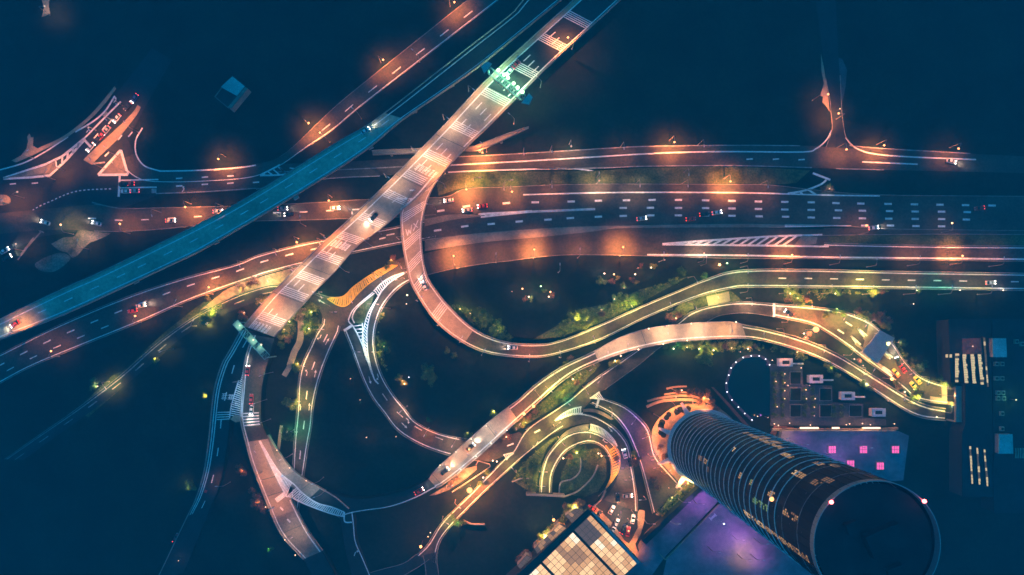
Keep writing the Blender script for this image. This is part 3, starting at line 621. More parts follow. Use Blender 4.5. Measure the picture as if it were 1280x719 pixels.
for x, y in ((478, 151), (452, 168), (421, 193), (393, 213), (363, 232), (334, 250), (304, 266.5), (274, 283), (243, 300), (212, 315), (180, 331), (149, 344.5), (117, 359), (86, 372), (54, 386)):
    d = TB.s_of(x, y); TB.line(mb, .5, 0, .4, d - 2, d + 2.2, .035)
mb.build('lane_dash', M['paint'], tb)
for x, y in ((370, 247), (270, 302.5), (169.5, 352), (80, 391.5), (463, 184)):
    mb = MB(); c = W(x, y, 7); mb.box((c.x, c.y, 6.6), (2.4, 1.6, 1.2), R(28)); mb.build('lamp_bracket', M['concrete'], tb)
# lower flyover with two pale decks
LB = Rib([(536, 599), (548.5, 584), (608, 530.5), (647.5, 500), (670, 480), (703, 458), (745.5, 438), (773, 423), (810.6, 411), (865, 404.4), (913, 402.7), (930, 406.5), (955, 411), (1000, 423), (1043, 441), (1092, 470.5), (1134.6, 496.5), (1159, 507), (1181, 511)],
         [(545.5, 609.6), (557, 603), (596, 571.6), (638, 533.5), (669, 506), (710, 471), (750.5, 451), (785.6, 439), (825.7, 430), (857.6, 425.7), (930, 423), (975.4, 431.5), (1025.6, 449), (1065.6, 471), (1088.7, 485.8), (1128.5, 511.8), (1153, 522.5), (1181, 525.5)],
         [(0, 5.6), (.12, 6.6), (.5, 7), (.72, 4), (.95, .8), (1, .7)], (0, 0))
e = [LB.s_of(*p) for p in ((540, 604), (646, 517), (748, 444), (930, 415))]
lb = bridge('lower_flyover', LB, [(0, e[1], 'deck'), (e[1], e[2], 'asphalt'), (e[2], e[3], 'deck'), (e[3], LB.len, 'asphalt')], 'sinuous lower flyover with two pale concrete decks and dark asphalt between',
            [LB.s_of(*p) for p in ((560, 588), (625, 533), (770, 435), (812, 420), (900, 413))], lines=((0, 1.0, (e[1], e[2])), (1, -1.0), (0, 1.2, (e[3], LB.len))), embank=[(e[1] + 4, e[2] - 3), (e[3] + 4, LB.len)], joints=[LB.s_of(614, 542), LB.s_of(805, 423), LB.s_of(545, 603)])
mb = MB()
for x, y in ((636, 510.5), (655, 497)): pass
LBX = Rib([(536, 599), (510, 612), (480, 620), (450, 624), (425, 620), (405, 613)], [(545.5, 609.6), (520, 623), (489, 634), (459, 638.5), (440, 642), (428, 646)], [(0, 5.58), (1, 4.9)])
bridge('elevated_link', LBX, [(0, LBX.len, 'asphalt_dark')], 'dark elevated link joining flyover end and striped slab', lines=((1, -.6),), embank=[(0, LBX.len)], parapet=())
# forked slabs at lower left
RL = Rib([(302, 412), (299, 418), (285, 443), (278, 455), (268, 490), (262, 546), (256, 588), (246, 622), (233.5, 648)], [(324, 419), (317, 430), (307, 450), (300, 478), (291, 505), (287, 522), (285, 546), (280, 580), (273, 610), (264, 632)], [(0, 6.9), (.3, 5.6), (1, .6)], (0, 90))
rl = bridge('western_ramp', RL, [(0, RL.len, 'asphalt_dark')], 'dark ramp with double edge lines curving down beyond the glass gantry', lines=((0, .9, (0, RL.s_of(246, 640))), (0, 2.0, (0, RL.s_of(246, 640)))), embank=[(0, RL.len)], parapet=((0, -.1),))
RR = Rib([(317, 419), (311, 435), (306, 455), (303, 490), (301, 523), (308, 553), (316, 582), (334, 628), (352, 667.5), (380, 699)], [(343, 423), (338, 440), (331, 465), (327, 490), (326, 525), (333, 544), (345, 575), (355, 603), (364, 623), (383, 661), (402.5, 689)], [(0, 6.95), (.35, 5.2), (.5, 5), (1, 5)])
f1 = RR.s_of(320, 549)
rr = bridge('forked_slab', RR, [(0, f1, 'asphalt'), (f1, RR.s_of(366, 640), 'deck'), (RR.s_of(366, 640), RR.len, 'deck_mid')], 'salmon lit concrete slab bridge ending at bottom left', [RR.s_of(*p) for p in ((330, 580), (350, 620), (375, 665))], lines=((0, .8), (1, -.9, (RR.s_of(362, 628), RR.len))), embank=[(0, f1)], joints=[RR.s_of(336, 600), RR.s_of(344, 615), RR.s_of(372, 655)], parapet=((0, -.1),))
SB = Rib([(333, 546), (345, 577), (356, 603), (372, 612), (385, 622), (400, 632), (425, 647)], [(335, 544), (346, 562), (363, 585), (383, 600.5), (407, 614), (420, 622), (436, 636)], 4.96)
bridge('side_slab', SB, [(0, SB.s_of(396, 618), 'deck_mid'), (SB.s_of(396, 618), SB.len, 'asphalt_dark')], 'dim grey slab splitting off right beside the white diagonal hatching', [SB.s_of(365, 598)], lines=(), parapet=((1, .1),), joints=[SB.s_of(383, 610)])
STUB = Rib([(425, 647), (428, 665), (432, 690), (440, 719), (448, 750)], [(441, 641), (443, 658), (444.5, 676), (452.7, 695), (464, 722)], [(0, 4.9), (1, 1)])
bridge('turning_stub', STUB, [(0, STUB.len, 'asphalt_dark')], 'dark turning lane with two white arrows heading off the bottom', lines=((1, -.4),), embank=[(0, STUB.len)], parapet=())
mb = MB(); z = 5.04
gore(mb, [(320, 543), (334, 573), (345, 596), (358, 621)], [(320.5, 543), (343, 581), (352, 593), (368, 606)], z, 40, -.04, .38, .4)
gore(mb, [(358, 621), (364, 622), (383, 631), (413, 642), (431, 646)], [(368, 606), (380, 618), (397, 629), (415, 634), (430, 640)], z, 30, .05, .42, .4)
pxline(mb, [(430.5, 640), (431, 652), (440, 653)], .5, z); pxline(mb, [(345, 626), (357, 617)], 2.2, z + .02)
for x in (0, 1): pxline(mb, [(350 + 9*x, 634 + 15*x), (354 + 9*x, 638 + 15*x)], .6, z)
mb.build('white_hatching', M['paint'], rr)
mb = MB()
RR.bars(mb, RR.s_of(315, 527) - 3, 5, 1.35, .6, .08, .92, .04)
mb.build('zebra_crossing', M['paint'], rr)
mb = MB(); gore(mb, [(307, 451), (300, 470), (294, 490), (288.5, 510), (287, 523)], [(307.5, 451), (304.5, 470), (303, 490), (302, 510), (301.5, 522)], 5.95, 28, .05, .36, .4)
RL.bars(mb, RL.s_of(278, 517) - 1.5, 4, 1.1, .45, .3, 1, .05); RL.glyphs(mb, RL.s_of(280, 494), .35, .95, 2, 3, 4, .05); RL.dash(mb, .55, 4, 9, .4, 4, RL.s_of(250, 640), .04)
mb.build('white_hatching', M['paint'], rl)
isl = MB(); isl.prism([W(*p, 5.5) for p in ((288, 524), (293, 519), (302, 521), (303, 526), (295, 528))], 4.9, 6.0); tag(isl.build('traffic_island', M['pave_orange']), 'small tan island at the foot of the zigzag hatching', 'traffic island', 'structure')
RX = Rib([(380, 699), (398, 735), (412, 775)], [(402.5, 689), (420, 722), (438, 765)], 4.97)
bridge('slab_continuation', RX, [(0, RX.len, 'asphalt_dark')], 'unlit dark continuation of the forked slab beyond its pale end', lines=(), embank=[(0, RX.len)], parapet=())
# footbridge under the wide bridge
FB = Rib([(465, 189), (480, 187.6), (518, 186.5), (560, 183), (585, 184), (596, 182), (625, 171), (648, 163), (661, 159)], [(466, 193.5), (480, 192.8), (518, 191.6), (560, 188), (585, 188.3), (599, 187.6), (628, 175.5), (650, 165), (661, 159.8)], [(0, 4.5), (.8, 5), (1, 4.5)])
bridge('footbridge', FB, [(0, FB.len, 'deck')], 'thin pale footbridge threading beneath the wide bridge', [FB.s_of(490, 190), FB.s_of(600, 183), FB.s_of(630, 172)], lines=(), thick=.6, ph=1.0, pw=.15)
o = ARROWS.build('turn_arrow', M['paint']); o.parent = f3
for x, y, a in ((436, 662, 75), (444.5, 690, 70)):
    ARROWS = MB(); arrow(x, y, a, 4.9 - (y - 641) * .03, -1, 4); ARROWS.build('turn_arrow', M['paint'], lb)

# ------------------------------------------------------------------ the round tower
TC = W(878, 557); TR = 43 * HC / FP; TH = 153.0; FH = 2.55
def tower_hit(px, py):                      # where the line of sight meets the facade: angle and height
    p = Vector((px - NX, py - NY)); d = p.normalized(); c = Vector((878 - NX, 557 - NY)); b = d.dot(c)
    disc = b*b - (c.length_squared - 43*43)
    if disc < 0: disc = 0
    q = b - math.sqrt(disc); k = p.length / q; h = d * q - c
    return math.atan2(-h.y, h.x), HC * (1 - 1 / k)
tower = empty('round_tower', TC); tag(tower, 'tall dark cylindrical glass tower with pale floor rings and scattered lit windows', 'tower')
def ring(mb, r0, r1, z0, z1, n=96, a0=0, a1=2*math.pi, c=(0, 0)):
    for i in range(n):
        a, b = a0 + (a1-a0)*i/n, a0 + (a1-a0)*(i+1)/n
        P = lambda r, t, z: Vector((c[0] + r*math.cos(t), c[1] + r*math.sin(t), z))
        mb.face([P(r0,a,z1), P(r1,a,z1), P(r1,b,z1), P(r0,b,z1)]); mb.face([P(r1,a,z0), P(r0,a,z0), P(r0,b,z0), P(r1,b,z0)])
        mb.face([P(r1,a,z0), P(r1,b,z0), P(r1,b,z1), P(r1,a,z1)]); mb.face([P(r0,b,z0), P(r0,a,z0), P(r0,a,z1), P(r0,b,z1)])
mb = MB(); nseg = 44
for k in range(nseg):
    a, b = 2*math.pi*k/nseg, 2*math.pi*(k+1)/nseg; zq = [0] + [FH*i for i in range(1, 61)]
    for z0, z1 in zip(zq, zq[1:]):
        j = .0 if (k + int(z0 / FH)) % 3 else .03
        mb.face([Vector(((TR-j)*math.cos(t), (TR-j)*math.sin(t), z)) for t, z in ((a, z0), (b, z0), (b, z1), (a, z1))])
mb.build('glass_facade', M['tglass'], tower)
mb = MB()
for k in range(nseg):
    t = 2*math.pi*k/nseg; mb.tube([((TR+.04)*math.cos(t), (TR+.04)*math.sin(t), 1), ((TR+.04)*math.cos(t), (TR+.04)*math.sin(t), 152)], .07, 4, False)
mb.build('mullions', M['roof'], tower)
for i in range(1, 30):
    z = FH * 2 * i; hi = i > 25
    if hi and i % 2: continue
    mb = MB(); ring(mb, TR - .2, TR + (.08 if hi else .20), z - .1, z + .1, 72); mb.build('floor_ledge', M['metal'] if hi else M['ledge'], tower)  # upper ledges made fewer, thinner and darker to stand for missing light
mb = MB(); ring(mb, TR - .12, TR + .08, TH - 2.2, TH, 96); mb.build('roof_parapet', M['metal'], tower)
mb = MB(); mb.face([Vector(((TR-1)*math.cos(2*math.pi*k/48), (TR-1)*math.sin(2*math.pi*k/48), TH - 2)) for k in range(48)])
mb.box((2, 1, TH - .6), (9, 6, 2.6), .4); mb.box((-6, 4, TH - 1), (3, 3, 2), .4); mb.box((5, -7, TH - 1), (4, 2.4, 2), .4); mb.build('roof', M['roof'], tower)
mb = MB(); ring(mb, TR + .1, TR + 1.5, 4.6, 5.0, 96); mb.build('canopy_ring', M['steel_pale'], tower)
mb = MB(); ring(mb, TR + .2, TR + .8, .1, .5, 96); mb.build('base_plinth', M['steel_pale'], tower)
for a in (R(200), R(158), R(118), R(235)):
    mb = MB(); c, s_ = math.cos(a), math.sin(a)
    P = lambda r, w_, z: Vector((r*c - w_*s_, r*s_ + w_*c, z))
    mb.hexa([P(TR+1, -1.3, 4.3), P(TR+7, -.5, 3.9), P(TR+7, .5, 3.9), P(TR+1, 1.3, 4.3)], [P(TR+1, -1.3, 4.6), P(TR+7, -.5, 4.2), P(TR+7, .5, 4.2), P(TR+1, 1.3, 4.6)])
    mb.tube([P(TR+6, 0, 0), P(TR+6, 0, 4)], .12, 6); mb.build('entrance_canopy', M['steel_pale'], tower)
for px, py in ((1039, 628), (1152, 628)):
    k = HC / (HC - TH); v = Vector((px - NX, py - NY)) / k; h = v - Vector((878 - NX, 557 - NY)); a = math.atan2(-h.y, h.x)
    mb = MB(); mb.ball((TR*math.cos(a), TR*math.sin(a), TH + .5), .55, 8); mb.build('beacon', EM['red'], tower)
wm = [emit('lit_office_dim', (1, .48, .16), .22), emit('lit_office_amber', (1, .52, .18), .5), emit('lit_office_gold', (1, .62, .27), .95), emit('lit_office_green', (.45, .9, .25), .30), emit('lit_office_white', (1, .85, .6), 2.2)]
rw = random.Random(4); used = set()
def lit(px, py, na, nz, pr, ms):
    a, z = tower_hit(px, py); k0 = int(a / (2*math.pi) * nseg) % nseg; f0 = int(z / FH)
    for i in range(na):
        for j in range(nz):
            k, f = (k0 + i) % nseg, f0 + j
            if (k, f) in used or rw.random() > pr or not 0 < f < 59 or len(used) > 98: continue
            used.add((k, f)); m_ = MB(); e0 = rw.uniform(.02, .12); e1 = rw.uniform(.9, .985); h0 = rw.uniform(.05, .3)
            t = [2*math.pi*(k + q)/nseg for q in (e0, e1)]; r = TR + .05; z0, z1 = FH*f + h0 * .6, FH*f + rw.uniform(2.2, 2.5)
            
            for ii in range(3):
                for jj in range(2):
                    if rw.random() < .16: continue
                    ta_, tb_ = lerp(t[0], t[1], ii/3 + .02), lerp(t[0], t[1], (ii+1)/3 - .05*rw.random() - .03); za_, zb_ = lerp(z0, z1, jj/2 + .02), lerp(z0, z1, (jj+1)/2 - .1)
                    m_.mi = rw.choice((0, 0, 1)); m_.face([Vector((r*math.cos(p), r*math.sin(p), zz)) for p, zz in ((ta_, za_), (tb_, za_), (tb_, zb_), (ta_, zb_))])
            if not m_.f: continue
            m_.build('lit_window', [wm[rw.choice(ms)], wm[rw.choice(ms)]], tower)
for q in ((930, 543, 1, 3, .8, (0, 1)), (940, 546, 1, 4, 1, (0, 1)), (951, 550, 1, 5, 1, (1, 1, 0)), (955, 545, 1, 3, 1, (0, 1)), (968, 551, 1, 3, 1, (0, 1)), (963, 554, 1, 5, 1, (1, 0, 1)), (974, 557, 1, 3, .8, (0, 1)), (978, 568, 1, 3, .9, (1, 1, 2)), (993, 592, 1, 3, 1, (2, 1, 1)), (925, 598, 1, 3, .8, (1, 1)), (936, 597, 1, 2, .8, (3, 1)),
          (944, 626, 1, 3, 1, (3,)), (951, 632, 1, 3, 1, (3,)), (929, 630, 1, 2, 1, (1, 2)), (936, 636, 1, 3, 1, (1, 2)), (945, 644, 1, 3, 1, (1, 1, 2)), (954, 651, 1, 4, 1, (1, 1)), (964, 658, 1, 4, 1, (0, 1)), (973, 664, 1, 4, 1, (1, 1)), (983, 671, 1, 4, .95, (1, 0)), (993, 679, 1, 4, .9, (1, 0)), (1003, 686, 1, 4, .9, (0, 1)),
          (960, 619, 1, 2, 1, (1,)), (980, 643, 1, 4, .8, (1, 0)), (873, 571, 1, 2, .8, (0, 0)), (880, 578, 1, 2, .8, (0, 1)), (886, 588, 1, 1, .8, (0,)), (996, 654, 1, 1, 1, (4,)), (1015, 577, 1, 3, .7, (0, 1)), (1038, 579, 1, 3, .8, (0, 1)), (1012, 600, 1, 3, .7, (0,)), (1028, 600, 1, 2, 1, (0,)), (918, 562, 1, 1, 1, (2,)), (905, 628, 1, 2, .7, (0, 1))): lit(*q)
mb = MB(); a, z = tower_hit(967.5, 625); mb.ball(((TR+.7)*math.cos(a), (TR+.7)*math.sin(a), z), .7, 8); mb.build('facade_floodlight', EM['star'], tower)
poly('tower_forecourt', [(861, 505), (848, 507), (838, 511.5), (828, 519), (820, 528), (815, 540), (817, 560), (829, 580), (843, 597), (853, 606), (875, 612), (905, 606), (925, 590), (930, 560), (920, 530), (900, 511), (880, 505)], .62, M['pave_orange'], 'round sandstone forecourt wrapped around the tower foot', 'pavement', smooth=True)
pl = MB()
for P, r in (([(836, 518), (833, 522)], 1.2), ([(827.5, 528), (826, 532)], 1.5), ([(827, 537), (826, 541), (829, 544)], 1.3), ([(846, 514.5), (850, 512), (855, 513), (860, 511)], 1.4)):
    ob = MB()
    for x, y in P:
        c = W(x, y, .64); ob.tube([(c.x, c.y, .6), (c.x, c.y, 1.05)], r, 12)
    o = ob.build('planter', M['ground']); reg(o, 'dark rounded planter', 'on the orange tower forecourt', 'planter', P[0], 'dark planters round the tower')
for P, wd in (([(809, 501.5), (825, 497.5), (852, 494.5), (872, 497), (887, 504)], 1.0), ([(808, 508.5), (824, 502), (840, 500), (855, 499.5), (870, 501), (884, 509)], 1.3), ([(830, 493), (850, 490.5), (866, 491)], .8), ([(833, 486), (845, 483.5), (858, 483)], .8)):
    mb = MB(); pxline(mb, P, wd, .5); b2 = MB()
    Q = [W(p.x, p.y, 0) for p in catmull(P)]
    for a, b in zip(Q, Q[1:]):
        n = Vector((-(b-a).y, (b-a).x, 0)).normalized() * wd / 2
        b2.hexa([a - n, b - n, b + n, a + n], [q + Vector((0, 0, .5)) for q in (a - n, b - n, b + n, a + n)])
    o = b2.build('curved_step', M['pave_orange']); reg(o, 'low curved stone step', 'fanning out north of the tower foot', 'step', P[0], 'curved steps beside the tower')

# ------------------------------------------------------------------ buildings
def quad_block(name, P, z0, z1, wall, roof, label, cat='building', top_px=True):
    """building whose roof outline was traced at roof height"""
    o = empty(name, (0, 0, 0)); tag(o, label, cat); V = [W(x, y, z1) for x, y in P]
    mb = MB(); mb.prism(V, z0, z1 - .02); mb.build('wall', M[wall], o)
    c = sum((v for v in V), Vector()) / len(V); mb = MB(); mb.prism([c + (v - c) * 1.01 for v in V], z1, z1 + .35); mb.build('roof', M[roof], o)
    return o
def bil(P, u, v, z): a = Vector(P[0]).lerp(Vector(P[1]), u); b = Vector(P[3]).lerp(Vector(P[2]), u); p = a.lerp(b, v); return W(p.x, p.y, z)
hall = empty('glass_roofed_hall', (0, 0, 0)); tag(hall, 'low hall with big glowing gridded skylights at the bottom edge', 'building')
zh = 12
mb = MB(); mb.prism([W(x, y, zh) for x, y in ((737, 637.5), (799.5, 703), (742, 756), (640, 756), (617, 744), (700, 670))], -.2, zh - .35); mb.build('wall', M['roof'], hall)
glow = [emit('skylight_faint_glow', (1, .62, .45), .13), emit('skylight_soft', (1, .50, .22), .50), emit('skylight_warm', (1, .50, .20), .95), emit('skylight_bright', (1, .60, .28), 1.4), emit('skylight_white', (1, .80, .56), 1.5)]  # even the grey panes with no light behind get a faint emission
rg = random.Random(11)
def sky_block(P, nu, nv, lvl, z):
    mb = MB()
    for i in range(nu):
        for j in range(nv):
            e = .032; q = [bil(P, (i + a) / nu, (j + b) / nv, z) for a, b in ((e, e), (1-e, e), (1-e, 1-e), (e, 1-e))]
            u, v = (i + .5) / nu, (j + .5) / nv; mb.mi = max(0, min(4, lvl(u, v, i, j))); mb.up(q)
    mb.build('skylight', glow, hall); f = MB(); f.prism([bil(P, a, b, z) for a, b in ((-.01, -.02), (1.01, -.02), (1.01, 1.02), (-.01, 1.02))], z - .4, z - .03); f.build('skylight_frame', M['bark'], hall)
def lv(seed):
    r = random.Random(seed); bl = [(r.random(), r.random()) for _ in range(4)]
    def f(u, v, i, j):
        n = pnoise(Vector((u*3.4 + seed, v*2.2, seed*1.7))); return int(round(2.15 + 1.9*n + r.uniform(-.2, .2) + (1.2 if any(abs(u-a) < .12 and abs(v-b) < .2 for a, b in bl) else 0)))
    return f
f_ = lv(3); sky_block([(738.4, 643.8), (796.4, 704.2), (775.8, 723.3), (717.8, 662.9)], 12, 4, lambda u, v, i, j: (0 if (u < .3 and v > .2 and i < 4) else max(2, f_(u, v, i, j)) if v < .5 else f_(u, v, i, j)), zh)
f2_ = lv(8); sky_block([(716, 665.4), (774, 726), (736, 763), (678, 702.6)], 12, 7, lambda u, v, i, j: max(1, f2_(u, v, i, j)), zh)
sky_block([(676, 705), (734, 765.4), (704, 794), (646, 733)], 12, 5, lv(5), zh)
for P, n, l0 in (([(719.4, 635.6), (730, 639.7), (716, 655.4), (707, 644.7)], 4, 0), ([(699.6, 655.4), (708, 660.4), (673, 694.3), (668, 686)], 8, 1), ([(658, 694.3), (668, 699.3), (655, 715.8), (646.6, 707.5)], 3, 0)):
    sky_block(P, 2, n, lambda u, v, i, j, l0=l0: (0 if rg.random() < .6 - l0*.3 else 1) + (1 if l0 and v < .25 and u < .6 else 0), 9.0)
    mb = MB(); mb.prism([W(x, y, 9) for x, y in P], -.2, 8.5); mb.build('side_wing', M['wall'], hall)
mb = MB(); mb.prism([W(x, y, 12.5) for x, y in ((735, 636), (739, 640.5), (655, 720), (648, 717))], 11.9, 12.6); mb.build('roof_beam', M['roof'], hall)
mb = MB(); mb.prism([W(x, y, 12.5) for x, y in ((739, 640.5), (742, 640), (800, 703), (797, 706))], 11.9, 12.6); mb.build('roof_beam', M['metal'], hall)
# parking court
poly('parking_court', [(741, 640), (748, 630), (757, 614), (768, 600), (790, 600), (797, 615), (798, 640), (797, 668), (786, 684), (770, 664), (752, 648)], .58, M['asphalt_dark'], 'dark parking court beside the glowing hall', 'road')
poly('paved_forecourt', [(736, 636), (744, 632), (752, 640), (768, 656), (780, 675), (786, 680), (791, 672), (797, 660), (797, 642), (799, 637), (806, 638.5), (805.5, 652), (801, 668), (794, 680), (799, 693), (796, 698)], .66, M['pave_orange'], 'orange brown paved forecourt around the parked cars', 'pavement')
poly('paved_forecourt', [(806, 666), (822, 651), (812, 690), (800, 692), (797, 682)], .4, M['pave_brown'], 'small brown paved corner left of the violet terrace', 'pavement')
# violet terraces and podium
poly('violet_terrace', [(804, 680), (872, 608), (900, 625), (833, 694), (815, 719), (780, 719)], .5, M['slab'], 'sunken bluish strip beside the tower terrace', 'pavement')
ter = poly('violet_terrace', [(833, 700), (899, 631), (925, 600), (1030, 640), (1080, 760), (820, 760)], .55, M['slab'], 'broad violet lit terrace below the tower', 'pavement', thick=.12)
def pxwall(name, P, w_, h, m, label, cat='wall', z0=-.1, smooth=True, g=None):
    Q = [W(p[0], p[1], 0) for p in (catmull(P) if smooth else P)]; mb = MB()
    for a, b in zip(Q, Q[1:]):
        if (b - a).length < 1e-4: continue
        n = Vector((-(b-a).y, (b-a).x, 0)).normalized() * w_ / 2
        mb.hexa([v + Vector((0, 0, z0)) for v in (a - n, b - n, b + n, a + n)], [v + Vector((0, 0, h)) for v in (a - n, b - n, b + n, a + n)])
    return tag(mb.build(name, M[m]), label, cat)
pxwall('terrace_wall', [(898.5, 630), (831, 699), (824, 692)], .45, 1.2, 'pave_orange', 'thin straight parapet wall edging the violet terrace', smooth=False)
pxwall('garden_wall', [(820, 643), (862, 600)], .4, 1.3, 'concrete', 'pale wall on the upper side of the yellow green hedge bed', smooth=False)
pxwall('garden_wall', [(827, 648.5), (872, 607.5)], .4, 1.3, 'concrete', 'dark wall on the lower side of the yellow green hedge bed', smooth=False)
quad_block('canopy_shadow_block', [(829, 650), (873, 609), (878, 612), (808, 680), (803, 676)], 0, 4.5, 'roof', 'roof', 'narrow dark block shaped as the canopy shadow between hedge bed and violet terrace')  # solid block stands in for a band of canopy shadow
bn = empty('terrace_bench', W(891, 646, .67), R(42)); tag(bn, 'pinkish H shaped bench on the violet terrace by the tower', 'bench')
mb = MB(); mb.box((0, 0, .45), (3.4, 1.0, .12)); mb.build('seat', M['steel_pale'], bn)
for x in (-1.5, 1.5): mb = MB(); mb.box((x, 0, .2), (.5, 1.7, .4)); mb.build('leg', M['steel_pale'], bn)
pod = quad_block('podium', [(978, 539), (1122, 539), (1135, 545), (1128, 600), (1060, 606), (975, 552)], 0, 5, 'wall', 'slab', 'podium terrace with violet light and square pink skylights', 'building')
for x, y in ((1040, 562), (1079, 562), (1119, 562), (1063, 580), (1100, 582.5)):
    c = W(x, y, 5.6); f = MB(); f.box((c.x, c.y, 5.6), (3.9, 3.9, .6)); fr = f.build('skylight', M['wall'], pod)
    g = MB(); g.box((c.x, c.y, 5.96), (3.2, 3.2, .14), 0, .8); g.build('pane', M['plastic_pink'], fr)
    g = MB()
    for dx in (-.55, .55): g.box((c.x + dx, c.y, 6.06), (.16, 3.2, .1))
    g.box((c.x, c.y, 6.07), (3.2, .16, .1)); g.build('glazing_bar', M['slab'], fr)
pw_ = pxwall('lit_parapet', [(963, 536.5), (1000, 536.8), (1050, 536.8), (1095, 536.5), (1120, 535)], 1.0, 2.0, 'pave_orange', 'lit parapet wall with glowing strips along the podium edge', smooth=False)
for x0, x1 in ((1000, 1023), (1040, 1049), (1079, 1100)):
    a, b = W(x0, 535, 2.2), W(x1, 535, 2.2); mb = MB(); mb.box(((a.x + b.x)/2, a.y, 2.3), (b.x - a.x, .7, .4)); o = mb.build('strip_light', EM['tube'], pw_)
poly('red_corner', [(968, 532), (992, 534), (990, 552), (980, 549), (962, 542)], .4, M['brick'], 'reddish paved corner where the tower meets the podium', 'pavement')
# garden with kiosks and pond
poly('garden_paving', [(963, 455), (1003, 457), (1004, 481), (1040, 482), (1041, 503), (1079, 505), (1079, 522), (1107, 524), (1108, 532), (963, 532)], .06, M['pave'], 'stepped grey paving of the gridded garden', 'pavement', thick=.1)
pond = [(940, 525), (931, 517), (923, 509), (915, 500), (909, 490), (908, 479), (911, 469), (914, 460), (920, 453), (929, 447), (939, 445), (949, 445), (957, 449), (962, 456), (964, 466), (964, 519)]
poly('pond', pond + [(950, 521)], .04, M['water'], 'dark round pond beside the garden', 'water')
pxwall('pond_rim', pond, 1.2, .35, 'pave', 'pale curved rim wall around the dark pond')
poly('red_path', [(889, 484), (892, 484), (915, 508), (938, 534), (934, 536), (910, 508)], .05, M['brick'], 'thin reddish path running diagonally past the pond', 'path')
for (x0, x1, y0, y1) in ((987, 1001, 464.5, 480.4), (987, 1001, 484.5, 501), (987, 1001, 505.6, 521.4), (1024, 1039, 485, 501), (1024, 1039, 505.6, 521.4), (1061, 1077, 506, 521)):
    a, b = W(x0, y0), W(x1, y1); mb = MB(); cx, cy = (a.x+b.x)/2, (a.y+b.y)/2
    t = empty('planting_bed', (cx, cy, .16)); reg(t, 'square dark planted bed', 'set in the gridded garden', 'planting bed', (x0, y0), 'square beds of the garden')
    mb.box((0, 0, .1), (b.x - a.x, a.y - b.y, .3)); mb.build('bed_edge', M['wall'], t); mb = MB(); mb.box((0, 0, .3), (b.x - a.x - .5, a.y - b.y - .5, .3)); mb.build('planting', M['ground'], t)
for i, (x, y) in enumerate(((979, 452.7), (1016.5, 473.3), (1056, 494.3), (1094, 514.8))):
    c = W(x, y); t = empty('garden_kiosk', (c.x, c.y, 0)); reg(t, 'pale box kiosk with a dark roof slot', 'stepping down along the garden', 'kiosk', (x, y), 'pale kiosks along the garden')
    mb = MB(); mb.box((0, 0, 1.5), (6, 3.5, 3)); mb.build('wall', M['steel_pale'], t)
    mb = MB()
    for sx, sy, cx, cy in ((6.3, 1.1, 0, 1.35), (6.3, 1.1, 0, -1.35), (1.5, 1.6, -2.4, 0), (1.5, 1.6, 2.4, 0)): mb.box((cx, cy, 3.12), (sx, sy, .25))
    mb.build('roof', M['steel_pale'], t); mb = MB(); mb.box((0, 0, 3.03), (3.3, 1.6, .1)); mb.build('roof_slot', M['roof'], t)
    if i < 3:
        mb = MB(); mb.box((0, 0, .3), (5.2, .7, .5)); o = mb.build('stone_bench', M['steel_pale']); o.location = (c.x + 6.6, c.y - .7, .05); reg(o, 'long pale stone bench', 'to the right of a garden kiosk', 'bench', (x + 16, y + 1), 'stone benches by the kiosks')
# toll plaza
tc = empty('toll_canopy', (0, 0, 0)); tag(tc, 'blue grey flat roofed toll canopy across the ramp road', 'toll canopy'); zc = 6.5
TP = [(1100, 412.7), (1118.4, 422.7), (1097, 455), (1078, 440)]
mb = MB(); mb.prism([W(x, y, zc) for x, y in TP], zc - .7, zc); mb.build('roof', M['roof_slate'], tc)
for u, v in ((.2, .08), (.8, .08), (.2, .92), (.8, .92), (.5, .37), (.5, .65)):
    p = bil(TP, u, v, zc); mb = MB(); mb.tube([(p.x, p.y, 0), (p.x, p.y, zc - .7)], .22, 8); mb.build('column', M['steel_pale'], tc)
for v in (.35, .65):
    p = bil(TP, .5, v, zc); mb = MB(); mb.box((p.x, p.y, 1.6), (2.6, 1.5, 2.6), R(-33)); b = mb.build('booth', M['steel_pale'], tc); mb = MB(); mb.box((p.x, p.y, 1.9), (2.66, 1.56, 1.0), R(-33)); mb.build('window', M['glass'], b)
TR_ = Rib([(968, 380), (1010, 383), (1045.6, 387.6), (1070.6, 395), (1090.6, 405), (1115, 427.6), (1130, 450), (1150, 470), (1176, 480), (1198, 483)],
          [(968, 395.6), (1013, 405), (1035.6, 416.5), (1060, 433), (1078, 447), (1096, 460), (1110, 470), (1130, 486), (1150, 500), (1199, 507)], .66)
ta = TR_.s_of(1080, 420); tb2 = TR_.s_of(1108, 448); tcx = TR_.s_of(1180, 492)
tr = road('toll_road', TR_, 'widening road through the toll canopy to the yellow portal wall', 'asphalt', kerb=(1, 1), lines=((0, .8), (1, -.8)))
mb = MB(); TR_.strip(mb, tcx, TR_.len, dz=.012); TR_.strip(mb, ta, ta + 5, dz=.012); TR_.strip(mb, tb2 + 26, TR_.len, .72, 1, dz=.018); mb.build('concrete_apron', M['deck'], tr)
mb = MB(); pxline(mb, [(967.5, 379), (967.5, 396.5)], .9, .70, smooth=False)
for x, y in ((1051, 414.5), (1061, 405)): pxline(mb, [(x - 4, y - 2.5), (x + 4, y + 2.5)], .45, .70)
for P in ([(1064, 420), (1076, 431)], [(1072, 410), (1084, 420)], [(1104, 437), (1116, 447)], [(1094, 452), (1118, 468)]): gore(mb, [P[0], P[1]], [P[0], (P[1][0] - 3, P[1][1] + 2)], .70, 1, 0, .2, .6, False)
mb.build('lane_marking', M['paint'], tr)
